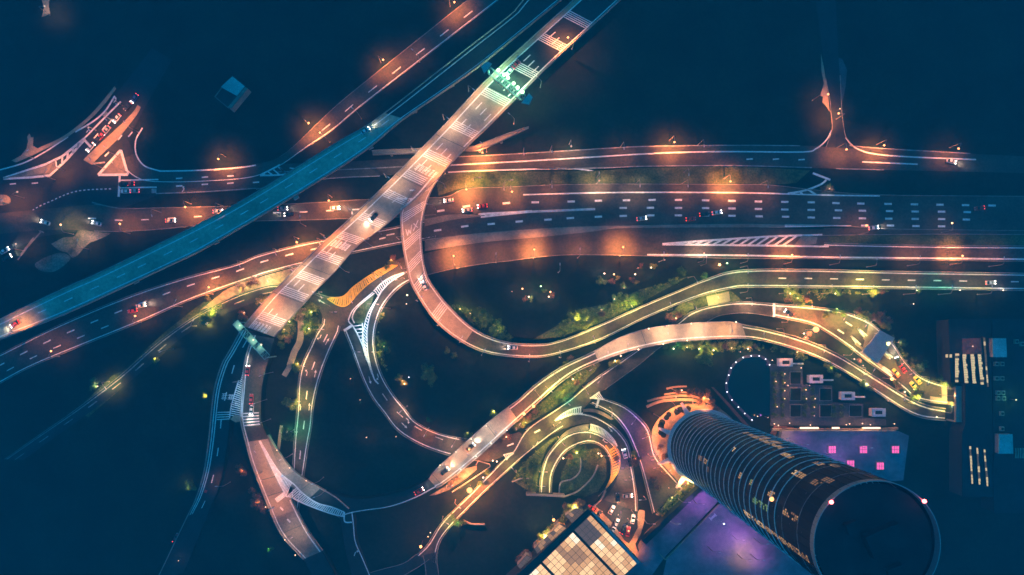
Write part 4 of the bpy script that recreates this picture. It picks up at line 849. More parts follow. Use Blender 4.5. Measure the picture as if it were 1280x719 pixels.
for i, (x, y) in enumerate(((1084, 426), (1074, 433), (1106, 444), (1098, 455))):
    mb = MB(); c = W(x, y, .7); mb.box((c.x, c.y, .9), (4.5, 1.0, .35), R(-38)); o = mb.build('toll_island', M['deck']); reg(o, 'raised kerb island', 'beside the toll canopy', 'traffic island', (x, y), 'toll lane islands')
def portal(name, P, h, m, label, dark_opening_panel):
    o = empty(name, (0, 0, 0)); tag(o, label, 'tunnel portal'); mb = MB(); a, b = W(*P[0], h), W(*P[1], h); d = (b - a).normalized(); n = Vector((-d.y, d.x, 0)) * P[2] / 2
    mb.prism([a - n, b - n, b + n, a + n], -.1, h); mb.build('wall', M[m], o)
    for u0, u1 in dark_opening_panel:
        p, q = a.lerp(b, u0), a.lerp(b, u1); k = MB(); m2 = n * 1.02; k.prism([p - m2, q - m2, q + m2, p + m2], -.05, h * .8); k.build('dark_opening_panel', M['roof'], o)  # dark panel stands in for the shade inside the tunnel mouth
    return o
portal('portal_wall', [(1200.5, 483), (1200.5, 528), 4.0], 7, 'deck', 'pale yellow lit portal wall closing the toll road', ((.1, .45), (.55, .95)))
portal('portal_wall', [(658, 618.3), (706, 620.3), 1.0], 4, 'deck', 'short tunnel portal wall at the end of the small loop', ((.25, .7),))
for P, l in (([(640, 602), (652.5, 597.5), (663, 598)], 'short curved wall west of the small loop'), ([(698.5, 619), (701, 603), (714.7, 598.5), (724, 590), (726, 578), (725, 572)], 'hooked retaining wall inside the small loop'),
             ([(706, 620), (722, 613.4), (739.6, 597), (747, 581)], 'thin curved wall on the right inside the small loop'), ([(757, 613), (750, 625), (738, 636)], 'kerb wall leading from the small loop to the hall'), ([(581, 651), (590, 654.5), (606, 655)], 'short curved wall below the two lane road')):
    pxwall('retaining_wall', P, .5, 1.4, 'concrete', l)
pxwall('handrail', [(595, 581), (598, 576), (612, 580), (613, 583), (600, 592), (565, 615)], .35, .8, 'concrete', 'thin loop shaped rail wall below the flyover', smooth=False)
# right edge buildings
ob_ = quad_block('office_block', [(1185, 400), (1238, 400), (1240, 620), (1202, 620), (1202, 540), (1206, 530), (1206, 478), (1188, 478)], 0, 9, 'roof', 'roof', 'dark flat roofed block with glowing slots near the right edge')
mb = MB(); a = [W(x, y, 9.6) for x, y in ((1203, 423), (1226, 423), (1228, 443), (1203, 443))]; mb.prism(a, 9.2, 9.7); mb.build('roof_patch', M['brick'], ob_)
slot = [emit('slot_cream', (1, .78, .38), .8), emit('slot_dim', (.6, .42, .12), .16)]  # bright panes and dimmer ones mixed at random
rs = random.Random(2)
for x, y0, y1, sk in ((1194, 442, 478, .0), (1203, 443, 479, 3), (1213, 443, 479.5, 3), (1222, 443, 481, 4), (1229, 422, 484, 5), (1211.5, 558, 605, 3), (1220.5, 560, 606, 3), (1229.5, 562, 608, 4)):
    wd = 5 if x < 1228 and y0 < 500 else 2.6; n = 12; mb = MB()
    for j in range(n):
        u0, u1 = j / n, (j + .93) / n; dark = rs.random() < (.22 if y0 < 500 else .4); mb.mi = 1 if dark else 0; ww = wd * rs.uniform(.7, 1)
        mb.up([W(x + sk*u0, lerp(y0, y1, u0), 9.75), W(x + sk*u0 + ww, lerp(y0, y1, u0), 9.75), W(x + sk*u1 + ww, lerp(y0, y1, u1), 9.75), W(x + sk*u1, lerp(y0, y1, u1), 9.75)])
    f = MB(); f.prism([W(*p, 9.7) for p in ((x - .6, y0 - 1), (x + wd + .6, y0 - 1), (x + sk + wd + .6, y1 + 1), (x + sk - .6, y1 + 1))], 9.3, 9.68); fo = f.build('skylight', M['roof'], ob_); mb.build('pane', slot, fo)
for x0, x1 in ((1182, 1185), (1187, 1190)): mb = MB(); mb.mi = 0; mb.up([W(x0, 443, 9.8), W(x1, 443, 9.8), W(x1, 447, 9.8), W(x0, 447, 9.8)]); mb.build('window', slot, ob_)
for P, c_, l in (([(1240, 423), (1257, 423), (1258, 446.5), (1241, 446.5)], 'roof_blue', 'small bright blue roofed plant room'), ([(1248, 543), (1265, 543), (1266, 567), (1248, 567)], 'roof_blue', 'dim blue roofed plant room lower down the right edge')):
    quad_block('plant_room', P, 9, 11.5, 'wall', c_, l)
quad_block('roof_deck', [(1240, 400), (1330, 400), (1330, 640), (1242, 640)], 0, 8.6, 'roof', 'roof', 'dark roof deck carrying cooling units at the right edge')
for i, (x, y) in enumerate(((1245, 455), (1252, 455), (1245, 473), (1252, 473), (1247, 491), (1253, 491), (1247, 498), (1254, 498), (1252, 517), (1252, 536), (1270, 427), (1277, 430))):
    c = W(x, y, 9.5); t = empty('cooling_unit', (c.x, c.y, 8.95)); reg(t, 'small grey cooling unit', 'on the dark roof deck', 'cooling unit', (x, y), 'cooling units at the right edge')
    mb = MB(); mb.box((0, 0, .6), (1.6, 1.9, 1.2)); mb.build('casing', M['deck_teal'], t); mb = MB(); mb.tube([(0, 0, 1.15), (0, 0, 1.32)], .6, 12); mb.build('fan_cowl', M['roof'], t)
lou = empty('louvre_screen', W(1273, 566, 9)); tag(lou, 'row of greenish upright louvre slats at the right edge', 'louvre screen')
for i in range(6): mb = MB(); mb.box((-2 + i*1.1, 0, 1), (.35, 4.6, .6)); mb.build('slat', M['deck_teal'], lou)
hut = quad_block('square_hut', [(290.6, 95), (309, 110), (287, 136), (268.5, 121)], 0, 6, 'wall', 'roof', 'isolated square building with a blue roof half')
for P, c_ in (([(290.6, 95.5), (306, 108), (296, 120), (276, 109)], 'roof_blue'),): mb = MB(); mb.prism([W(*p, 6.5) for p in P], 6.36, 6.6); mb.build('roof_panel', M[c_], hut)  # blue panel over part of the roof
mb = MB(); mb.prism([W(*p, 6.6) for p in ((306.5, 109), (310, 111), (289.5, 136), (285, 134))], 6.36, 6.9); mb.build('roof_edge', M['deck_mid'], hut)
for A, B in (((268.5, 121), (277, 110)), ((268.5, 121), (286, 135.5))):
    mb = MB(); a, b = W(*A, 6.6), W(*B, 6.6); n = Vector((-(b-a).y, (b-a).x, 0)).normalized() * .2; mb.prism([a - n, b - n, b + n, a + n], 6.36, 6.8); mb.build('roof_edge', M['deck_mid'], hut)
poly('entrance_drive', [(50, -8), (62, -6), (61, 8), (63, 17), (57, 20), (52, 21), (55, 10)], .06, M['pave_orange'], 'faint pinkish drive at the top left corner', 'pavement')
poly('side_pavement', [(1048, 72), (1053, 74), (1059, 88), (1057, 108), (1053, 128), (1051, 110)], .13, M['pave'], 'curved grey pavement right of the side street', 'pavement')
poly('side_pavement', [(1026, 66), (1030, 85), (1032, 98), (1035, 118), (1037, 140), (1033, 133), (1028, 128), (1029, 121), (1025, 120), (1030, 104), (1027, 90)], .13, M['pave_orange'], 'ragged orange lit pavement left of the side street', 'pavement')
# gantries
g1 = empty('toll_gantry', (0, 0, 0)); tag(g1, 'gantry glowing green across the wide bridge', 'gantry'); zg = 16
A, B = W(611, 87, zg), W(655, 122, zg); dv = (B - A).normalized(); nv = Vector((-dv.y, dv.x, 0))
mb = MB()
for o_ in (-1.3, 1.3):
    for z_ in (zg, zg - 1.5): mb.tube([A + nv*o_ + Vector((0, 0, z_ - zg)), B + nv*o_ + Vector((0, 0, z_ - zg))], .14, 6)
for i in range(13):
    p = A.lerp(B, i / 12); q = A.lerp(B, min(1, (i + 1) / 12)); mb.tube([p + nv*1.3, q - nv*1.3], .08, 5); mb.tube([p + nv*1.3, p - nv*1.3], .08, 5); mb.tube([p + nv*1.3, q + nv*1.3 - Vector((0, 0, 1.5))], .07, 5)
mb.build('truss', M['teal_steel'], g1)
for e_ in (A, B): mb = MB(); mb.tube([(e_.x, e_.y, 9.8), (e_.x, e_.y, zg)], .35, 8); mb.build('post', M['teal_steel'], g1)
for e_, s_ in ((A, -1), (B, 1)):
    mb = MB(); c = e_ + dv * s_ * .5; P = [c + nv*3 + dv*s_*0, c - nv*2.6, c + dv*s_*3.2 - nv*1.0, c + dv*s_*2.4 + nv*2.6]; mb.prism(P, zg - .5, zg - .3); mb.build('end_panel', M['teal_steel'], g1)
for u in (.26, .42, .58, .74, .9):
    p = A.lerp(B, u) - nv * 1.8; mb = MB(); mb.box((p.x, p.y, zg - 1.2), (2.2, .2, 1.6), math.atan2(dv.y, dv.x)); mb.build('sign_panel', M['deck_teal'], g1)
GL = bpy.data.lights.new('gantry_light', 'POINT'); GL.energy = 5500; GL.color = (.42, 1, .5); GL.shadow_soft_size = .3
for x, y in ((623, 88.5), (630, 94), (635, 98), (642, 105), (647, 110), (653, 115.5)):
    c = W(x, y, zg); mb = MB(); mb.ball((c.x, c.y, zg + .6), .8, 8, .6); o = mb.build('lamp_head', EM['green'], g1)
    if x in (623, 635, 647, 653): l = bpy.data.objects.new('lamp_light', GL); COL.objects.link(l); l.location = (c.x, c.y, zg - 1.6); l.parent = g1
g2 = empty('glass_gantry', (0, 0, 0)); tag(g2, 'sea green glass roofed gantry over the lower bridge end', 'gantry'); zg2 = 13
A, B = W(294, 403, zg2), W(334, 447, zg2); dv = (B - A).normalized(); nv = Vector((-dv.y, dv.x, 0)); mb = MB()
for o_ in (-1.5, 1.5): mb.tube([A + nv*o_, B + nv*o_], .16, 6)
for i in range(13):
    p = A.lerp(B, i / 12); q = A.lerp(B, min(1, (i + 1) / 12)); mb.tube([p + nv*1.5, p - nv*1.5], .08, 5); mb.tube([p + nv*1.5, q - nv*1.5], .06, 5)
mb.build('truss', M['teal_steel'], g2)
for e_ in (A, A + dv*2.5, B): mb = MB(); mb.tube([(e_.x, e_.y, 0 if e_ is not A else 0), (e_.x, e_.y, zg2)], .3, 8); mb.build('post', M['teal_steel'], g2)
for u0, u1 in ((.0, .2), (.42, .62), (.7, .86)):
    p, q = A.lerp(B, u0), A.lerp(B, u1); mb = MB(); mb.prism([p + nv*1.4, q + nv*1.4, q - nv*1.4, p - nv*1.4], zg2 + .15, zg2 + .25); mb.build('roof_panel', M['deck_teal'], g2)
GL2 = bpy.data.lights.new('gantry_light', 'POINT'); GL2.energy = 350; GL2.color = (.5, 1, .75); GL2.shadow_soft_size = .3
for x, y in ((327, 431), (317, 425), (300, 407)):
    c = W(x, y, zg2); mb = MB(); mb.ball((c.x, c.y, zg2 + .5), .5 if x > 301 else .3, 8, .6); mb.build('lamp_head', EM['dim'], g2)
    l = bpy.data.objects.new('lamp_light', GL2); COL.objects.link(l); l.location = (c.x, c.y, zg2 + 2); l.parent = g2

# ------------------------------------------------------------------ lamps
LCOL = dict(sodium=SODIUM, warm=WARM, olive=OLIVE, green=GREEN, pink=PINK, white=WHITE, violet=VIOLET, cool=COOL)
LDAT = {}; PROTO = {}
PF = dict(arm=.72, globe=.48, wall=.35); KF = dict(pink=1.3, olive=1.05, green=.8, violet=.45, warm=.75); BF = 1.3
def light_data(kind, P, spot):
    k = (kind, P, spot)
    if k not in LDAT:
        l = bpy.data.lights.new(kind + '_lamp', 'SPOT' if spot else 'POINT'); l.energy = P; l.color = LCOL[kind]; l.shadow_soft_size = .35
        if spot: l.spot_size = R(132); l.spot_blend = .9
        LDAT[k] = l
    return LDAT[k]
def lamp_proto(style, kind, P, glass, h):
    k = (style, kind, P, glass, h)
    if k in PROTO: return copy_tree(PROTO[k])
    t = empty('street_lamp' if style == 'arm' else 'garden_lamp' if style == 'globe' else 'wall_lamp'); PROTO[k] = t
    if style == 'arm':
        mb = MB(); mb.tube([(0, 0, 0), (0, 0, .5)], .28, 8); mb.tube([(0, 0, .5), (0, 0, h*.6), (0, 0, h - .6)], [.17, .12, .09], 8); mb.build('pole', M['metal'], t)
        mb = MB(); mb.tube([(0, 0, h - .7), (.5, 0, h - .1), (1.6, 0, h + .15), (2.9, 0, h + .2)], [.09, .08, .07, .06], 6); mb.tube([(.0, 0, h - 1.9), (.9, 0, h)], .04, 5); mb.build('arm', M['metal'], t)
        mb = MB(); mb.box((3.1, 0, h + .24), (1.2, .42, .2), 0, .7); hd = mb.build('lamp_head', M['steel_pale'], t)
        if glass: mb = MB(); mb.ball((3.2, 0, h + .12), .42 if P < 60000 else .6, 10, .8); mb.build('lamp_glass', EM[glass], hd)
        lx, lz = 3.2, h - .55
    elif style == 'globe':
        mb = MB(); mb.tube([(0, 0, 0), (0, 0, h - .3)], [.09, .06], 6); mb.build('pole', M['metal'], t)
        mb = MB(); mb.ball((0, 0, h), .22 if P < 450 else .33 if P < 2600 else .6 if P < 40000 else 1.3, 12); mb.build('lamp_glass', EM[glass], t); lx, lz = 0, (h + .95 if P < 2600 else h - 1.5)
    else:
        mb = MB(); mb.box((0, 0, h - .35), (.5, .35, .5)); mb.build('bracket', M['metal'], t)
        mb = MB(); mb.ball((0, 0, h), .24 if P < 450 else .36, 8); mb.build('lamp_glass', EM[glass], t); lx, lz = 0, h + .8
    if P:
        l = bpy.data.objects.new('lamp_light', light_data(kind, P, style == 'arm')); COL.objects.link(l); l.location = (lx, 0, lz); l.parent = t
    return t
def lamp(hx, hy, ang, kind, P, zone, z0=0, h=9, glass='auto', style='arm'):
    P = round(P * (PF[style] if P < 30000 or style == 'arm' else .7) * KF.get(kind, 1) * (1.3 if P >= 20000 and kind == 'sodium' else .8 if 'upper left junction' in zone else 1) * (.85 if 'tower foot' in zone else 1.5 if 'violet' in zone else .5 if 'gridded' in zone else 1) * (BF if 'bridge' in zone or 'loop ramp' in zone or 'right hand ramp' in zone else 1))
    if glass == 'auto': glass = {'sodium': 'sodium', 'pink': 'dim'}.get(kind, 'warm')
    t = lamp_proto(style, kind, P, glass, h); c = W(hx, hy, z0 + h); a = R(ang)
    if style == 'arm': c = c - Vector((math.cos(a), math.sin(a), 0)) * 3.2
    t.location = (c.x, c.y, z0); t.rotation_euler.z = a
    look = {'arm': 'street lamp' if glass else 'hooded street or fill lamp' if P else 'unlit street lamp', 'globe': 'small globe lamp', 'wall': 'small parapet lamp'}[style]
    g = {'sodium': 'orange ', 'dim': 'dim ', 'warm': 'warm ', 'white': 'white ', 'green': 'green white ', 'star': 'dazzling orange ', 'bulb': 'warm ', 'cool': 'bluish ', None: ''}[glass]
    reg(t, g + look, zone, 'street lamp' if style == 'arm' else 'lamp', (hx, hy), 'lamps ' + zone); return t
Z = dict(slip='along the upper left slip road', fr='on the northern frontage road', hw='along the main highway', tr='on the west through road', sc='along the southern carriageway', cc='on the left curving carriageway',
         wb='on the wide diagonal bridge', lr='along the loop ramp', lf='on the lower flyover', ul='at the upper left junction', tp='around the toll plaza', ring='around the ring roads', tw='round the tower foot', pk='by the parking court',
         st='on the northern side street', sl='on the forked slabs', gd='in the gridded garden', pr='on the pond rim', pd='along the lit podium parapet', hol='in the dark hollow below the loop', lw='on the lower left grounds', vt='on the violet terrace', tb='on the teal bridge', mr='by the two lane lower road', ra='beside the long right hand ramp', jx='below the small crossing')
SP = 26000
for q in ((479, 75, -40, 'sodium', 26000, 'slip'), (386, 154, -40, 'sodium', 30000, 'slip'), (568, 3, -40, 'sodium', 22000, 'slip'), (400, 166, 140, 'sodium', 16000, 'slip'),
          (273, 199, -90, 'sodium', 26000, 'fr'), (603, 191, -90, 'sodium', 40000, 'fr'), (714, 183, -90, 'pink', 9000, 'fr'), (843, 178, -90, 'sodium', 36000, 'fr'), (1105, 182, -120, 'sodium', 30000, 'fr'), (1198, 186, -120, 'sodium', 12000, 'fr'),
          (749, 226, -90, 'pink', 15000, 'hw'), (913, 227, -90, 'sodium', 42000, 'hw'), (583, 237, -80, 'sodium', 52000, 'hw'), (1083, 282, 110, 'sodium', 5000, 'hw'), (1190, 279, 100, 'warm', 1500, 'hw'), (640, 240, -80, 'sodium', 14000, 'hw'),
          (231.6, 259, -70, 'sodium', 24000, 'tr'), (411, 251, -80, 'sodium', 26000, 'tr'), (76, 281, 100, 'olive', 6000, 'tr'), (150, 280, 90, 'sodium', 11000, 'tr'),
          (668, 312, 90, 'sodium', 46000, 'sc'), (779, 309, 90, 'sodium', 46000, 'sc'), (567, 320, 90, 'sodium', 40000, 'sc'), (990, 319, 90, 'sodium', 26000, 'sc'), (1203, 320, 90, 'sodium', 26000, 'sc'), (880, 317, 90, 'pink', 12000, 'sc'),
          (371, 303, -60, 'sodium', 30000, 'cc'), (261, 359, 60, 'sodium', 36000, 'cc'), (169, 395, 60, 'sodium', 12000, 'cc'), (64, 439, 60, 'sodium', 5000, 'cc'), (320, 345, 60, 'pink', 12000, 'cc'),
          (146, 131, -50, 'sodium', 9000, 'ul'), (133, 150, -50, 'sodium', 9000, 'ul'), (112, 163, -50, 'sodium', 14000, 'ul'), (155, 152, 130, 'sodium', 12000, 'ul'), (130, 183, 130, 'sodium', 15000, 'ul'), (112, 199, 130, 'sodium', 14000, 'ul'), (140, 203, 130, 'sodium', 12000, 'ul'), (58, 212, 60, 'sodium', 13000, 'ul'), (70, 200, 60, 'sodium', 9000, 'ul'), (35, 188, 30, 'sodium', 8000, 'ul'), (3, 250, 0, 'sodium', 15000, 'ul'), (22, 240, 20, 'sodium', 7000, 'ul'), (97, 300, 90, 'pink', 9000, 'ul'), (20, 305, 40, 'sodium', 6000, 'ul'), (56, 8, 0, 'pink', 6000, 'ul'),
          (1048, 142, 180, 'sodium', 20000, 'st'), (1035, 118, 0, 'sodium', 9000, 'st'), (1058, 187, -90, 'sodium', 16000, 'st')):
    lamp(q[0], q[1], q[2], q[3], q[4], Z[q[5]], glass='auto' if q[5] != 'ul' else (None if q[4] > 7000 else 'dim'))
for x, y, a, k, P, zn in ((620, 317, 90, 'sodium', 14000, 'sc'), (725, 311, 90, 'sodium', 14000, 'sc'), (830, 316, 90, 'sodium', 11000, 'sc'), (935, 318, 90, 'sodium', 8000, 'sc'), (1050, 320, 90, 'sodium', 8000, 'sc'), (1150, 321, 90, 'sodium', 14000, 'sc'), (1255, 322, 90, 'sodium', 6000, 'sc'),
                          (655, 193, -90, 'sodium', 12000, 'fr'), (690, 190, -90, 'sodium', 9000, 'fr'), (780, 186, -90, 'sodium', 9000, 'fr'), (880, 183, -90, 'sodium', 8000, 'fr'), (630, 237, -90, 'sodium', 9000, 'hw'), (690, 234, -90, 'sodium', 11000, 'hw'), (860, 233, -90, 'sodium', 11000, 'hw'), (960, 234, -90, 'sodium', 9000, 'hw'), (800, 233, -90, 'pink', 7000, 'hw'),
                          (440, 135, 140, 'sodium', 6000, 'slip'), (515, 62, 140, 'sodium', 9000, 'slip'), (345, 318, -60, 'sodium', 16000, 'cc'), (300, 333, -60, 'sodium', 14000, 'cc'), (220, 375, 60, 'sodium', 12000, 'cc'), (400, 305, -60, 'sodium', 9000, 'cc'), (190, 270, -80, 'sodium', 7000, 'tr'), (270, 262, -80, 'sodium', 9000, 'tr'), (375, 270, 90, 'sodium', 9000, 'tr'), (440, 266, 90, 'sodium', 6000, 'tr')):
    lamp(x, y, a, k, P, Z[zn], h=10, glass=None)  # added fill lamps that tint the road between the real ones
for x, y, a in ((861, 219, -90), (1096, 323, 90), (883, 321, 90), (749, 216, 90), (700, 330, 90)): lamp(x, y, a, 'sodium', 0, 'beside the central highway verge', glass=None)
# bridge lamps, real and added
def zr(rib, x, y): return rib.at(rib.s_of(x, y), .5).z
for x, y, a, k, P, gl in ((710, 47, 150, 'sodium', 26000, 'sodium'), (636, 142, 140, 'sodium', 15000, None), (601, 178, 140, 'sodium', 11000, None), (548, 206, 140, 'sodium', 16000, None), (592, 112, -40, 'pink', 7000, None), (560, 148, -40, 'pink', 8000, None), (520, 188, -40, 'pink', 9000, None), (486, 222, -40, 'pink', 6500, None), (466, 284, 140, 'pink', 5500, None),
                          (455, 300, 140, 'sodium', 8000, None), (406, 297, -40, 'sodium', 15000, None), (424, 333, 140, 'pink', 9000, None), (365, 338, -40, 'pink', 8500, None), (391, 365, 140, 'pink', 8500, None), (326, 379, -40, 'sodium', 15000, None), (350, 400, 140, 'pink', 8000, None), (670, 95, 140, 'pink', 4000, None), (437, 262, -40, 'pink', 6000, None)):
    lamp(x, y, a, k, P, Z['wb'], zr(BB, x, y), 9, glass=gl)  # pink ones are added to fill the deck evenly
for x, y, a, k, P, z0 in ((546, 226, 160, 'sodium', 9000, 9.9), (533, 255, 170, 'sodium', 8000, 9.9), (504, 296, 0, 'sodium', 10000, 9.9), (511, 334, 20, 'sodium', 10000, 9.5), (527, 371, 30, 'sodium', 12000, 8.5), (551, 400, 50, 'sodium', 13000, 7), (578, 421, 60, 'sodium', 9000, 6), (606, 437, 60, 'olive', 5000, 4.5), (662, 444, 90, 'sodium', 14000, 3), (700, 439, 100, 'olive', 7000, 2),
                          (742, 421, 110, 'olive', 17000, 1.2), (790, 383, -60, 'olive', 17000, .6), (838, 379, 110, 'olive', 8000, .6), (872, 353, -60, 'olive', 9000, .6), (935, 341, -90, 'green', 4500, .6), (935, 356, 90, 'olive', 8000, .6), (985, 357, 90, 'olive', 9000, .6), (1040, 357, 90, 'olive', 7000, .6), (1092, 358, 90, 'olive', 26000, .6), (1145, 358, 90, 'olive', 6000, .6), (1190, 358, 90, 'green', 5500, .6), (1240, 358, 90, 'olive', 6000, .6)):
    lamp(x, y, a, k, P * .9, Z['lr'] if x < 800 else Z['ra'], zr(LR, x, y), 10, glass=None)
for x, y in ((1146, 363), (1200, 363), (1254, 363), (1053, 413) ): lamp(x, y, 0, 'white', 700, 'below the right hand ramp edge', .6, 1.6, 'white', 'wall') if y < 400 else None
for x, y in ((608, 532.6), (589, 549), (570, 565), (550, 581.6), (633.6, 538), (613.7, 554), (595, 570.5), (576, 587)): lamp(x, y, 0, 'white', 1100, Z['lf'], zr(LB, x, y), 1.5, 'bulb', 'wall')
for x, y in ((776, 445), (798, 437), (829, 430), (859, 425.7), (833, 408), (864, 404.6), (811, 411), (920, 402.7)): lamp(x, y, 0, 'pink', 1200, 'on the eastern pale flyover deck', zr(LB, x, y), 1.5, 'bulb', 'wall')
for x, y, a, k, P in ((620, 540, -40, 'pink', 3000), (585, 568, -40, 'warm', 5000), (560, 588, -40, 'warm', 5000), (785, 430, 90, 'pink', 9000), (835, 417, -90, 'pink', 15000), (880, 412, -90, 'pink', 15000), (915, 414, -90, 'warm', 17000), (760, 440, 90, 'pink', 7000)):
    lamp(x, y, a, k, P, Z['lf'], zr(LB, x, y), 8, glass=None)
for x, y, a, k, P, z0 in ((700, 475, -50, 'olive', 10000, 6.5), (676, 497, -50, 'olive', 7000, 6.5), (722, 462, 130, 'olive', 7000, 6.5), (980, 420, -90, 'olive', 7000, 4), (1030, 440, -110, 'olive', 9000, 2), (1080, 468, -110, 'olive', 9000, 1), (1130, 500, -110, 'olive', 7000, .8), (955, 417, 90, 'olive', 5000, 5)):
    lamp(x, y, a, k, P, Z['lf'], zr(LB, x, y), 8, glass=None)
# floodlights that dazzle
for x, y, z0, h, P, zn in ((587, 613, 0, 11, 90000, 'mr'), (1020, 412, .5, 11, 90000, 'tp'), (1115, 474, .5, 8, 14000, 'tp'), (655, 517.5, 5, 8, 11000, 'lf'), (667, 508, 5, 8, 9000, 'lf'), (526, 683.5, 0, 9, 6000, 'mr'), (692, 650, 6, 8, 12000, 'pk')):
    lamp(x, y, 0, 'sodium' if x != 692 else 'warm', P, Z[zn], z0, h, 'star' if P > 40000 else 'sodium', 'globe')
# road and fill lamps around the rings, toll plaza, crossing (heads without glare)
for x, y, a, k, P, zn in ((700, 528, 40, 'olive', 16000, 'ring'), (672, 553, 60, 'olive', 12000, 'ring'), (640, 585, 130, 'olive', 7000, 'mr'), (560, 655, -30, 'olive', 7000, 'mr'), (575, 635, -40, 'sodium', 9000, 'mr'), (683, 590, 0, 'olive', 9000, 'ring'), (680, 608, 0, 'olive', 6000, 'ring'), (705, 556, -50, 'olive', 10000, 'ring'), (738, 546, -90, 'olive', 9000, 'ring'), (762, 570, 0, 'sodium', 8000, 'ring'),
                      (765, 520, -90, 'olive', 6000, 'ring'), (790, 530, 230, 'violet', 7000, 'ring'), (804, 548, 200, 'violet', 7000, 'ring'), (815, 575, 190, 'violet', 7000, 'ring'), (818, 585, 190, 'sodium', 7000, 'ring'), (782, 600, 180, 'pink', 8000, 'ring'), (778, 585, 180, 'violet', 6000, 'ring'), (748, 478, -130, 'pink', 5000, 'ring'), (712, 506, -40, 'green', 3000, 'ring'), (735, 492, -60, 'olive', 8000, 'ring'), (800, 625, 180, 'sodium', 7000, 'ring'),
                      (820, 545, 0, 'sodium', 16000, 'tw'), (829, 524, -30, 'sodium', 15000, 'tw'), (846, 511, -60, 'sodium', 16000, 'tw'), (866, 503, -90, 'sodium', 17000, 'tw'), (822, 568, 20, 'sodium', 12000, 'tw'), (838, 588, 40, 'sodium', 14000, 'tw'), (856, 604, 60, 'sodium', 11000, 'tw'), (845, 497, -90, 'sodium', 9000, 'tw'), (883, 507, -120, 'sodium', 12000, 'tw'),
                      (1015, 384, -90, 'olive', 9000, 'tp'), (985, 394, 90, 'pink', 6000, 'tp'), (1055, 399, -120, 'olive', 15000, 'tp'), (1082, 408, -120, 'olive', 16000, 'tp'), (1068, 437, 60, 'olive', 14000, 'tp'), (1112, 430, -120, 'olive', 10000, 'tp'), (1128, 455, -150, 'olive', 8000, 'tp'), (1138, 468, 200, 'sodium', 9000, 'tp'), (1160, 480, -110, 'olive', 9000, 'tp'), (1185, 485, -90, 'olive', 9000, 'tp'), (1190, 508, 90, 'olive', 10000, 'tp'), (1195, 495, 0, 'warm', 12000, 'tp'), (1150, 498, 60, 'olive', 9000, 'tp'), (1093, 462, 60, 'olive', 7000, 'tp'), (898, 372, -60, 'olive', 12000, 'tp'), (870, 385, -60, 'olive', 6000, 'tp'), (940, 381, -90, 'pink', 8000, 'tp'),
                      (440, 378, -60, 'warm', 5500, 'jx'), (470, 347, -50, 'warm', 5500, 'jx'), (404, 412, 0, 'warm', 11000, 'jx'), (461, 380, 180, 'cool', 5500, 'jx'), (452, 412, 0, 'cool', 5500, 'jx'), (478, 352, -60, 'cool', 3500, 'jx'), (449, 440, 0, 'cool', 3000, 'jx'), (420, 390, 0, 'warm', 5000, 'jx'), (380, 458, 0, 'warm', 9000, 'jx'), (374, 502, 0, 'olive', 9000, 'jx'), (371, 540, 0, 'green', 5000, 'jx'), (402, 372, -60, 'green', 4000, 'jx'), (502, 335, -60, 'sodium', 9000, 'jx'), (476, 385, 180, 'pink', 8000, 'jx'), (466, 440, 180, 'olive', 5000, 'jx'), (500, 515, 220, 'pink', 5000, 'jx'), (530, 545, -120, 'sodium', 8000, 'jx'), (565, 558, -120, 'pink', 6000, 'jx'), (495, 350, 200, 'pink', 8000, 'jx'),
                      (335, 352, -60, 'olive', 13000, 'cc'), (298, 362, -60, 'olive', 9000, 'cc'), (262, 388, 200, 'olive', 15000, 'cc'), (132, 485, -50, 'olive', 8000, 'lw'), (200, 440, 200, 'olive', 4000, 'lw'), (242, 400, 60, 'olive', 6000, 'lw'),
                      (690, 490, -40, 'olive', 9000, 'lf'), (650, 530, 60, 'sodium', 8000, 'lf'), (738, 463, -140, 'sodium', 4500, 'lf'), (565, 607, 30, 'warm', 11000, 'lf'), (720, 398, 40, 'olive', 4500, 'ra'), (600, 222, 0, 'olive', 7000, 'hw'), (640, 225, 0, 'olive', 3500, 'hw'), (780, 656, 200, 'pink', 7000, 'pk'), (797, 650, -60, 'warm', 9000, 'pk'), (790, 690, 90, 'sodium', 12000, 'pk'), (750, 643, -60, 'sodium', 9000, 'pk'), (776, 640, 90, 'pink', 7000, 'pk'), (818, 655, 0, 'sodium', 8000, 'pk')):
    lamp(x, y, a, k, P, Z[zn], .3 if zn != 'lf' else 5, 7, glass=None)  # cool ones are added to brighten the white hatching
for x, y, a, k, P in ((319, 565, -40, 'sodium', 9000), (326, 600, -30, 'sodium', 15000), (342, 635, 30, 'sodium', 13000), (365, 672, 30, 'pink', 7000), (350, 575, 200, 'pink', 7000), (390, 605, 200, 'pink', 3000), (325, 470, 200, 'pink', 7000), (317, 505, 200, 'olive', 4500), (322, 530, 200, 'pink', 4000), (270, 608, 180, 'sodium', 6000), (296, 505, 0, 'cool', 3600), (299, 478, 0, 'cool', 2600), (392, 622, 200, 'cool', 6000), (352, 596, 200, 'cool', 4000)):
    lamp(x, y, a, k, P * .6, Z['sl'], 5 if x > 290 else 1.5, 9, glass=None)  # cool ones here are added fill for the slab hatching
for x, y in ((346, 563), (362, 585), (382.7, 601), (332, 634), (356, 675), (369, 694)): lamp(x, y, 0, 'warm', 900, Z['sl'], 5, 1.7, 'bulb', 'wall')
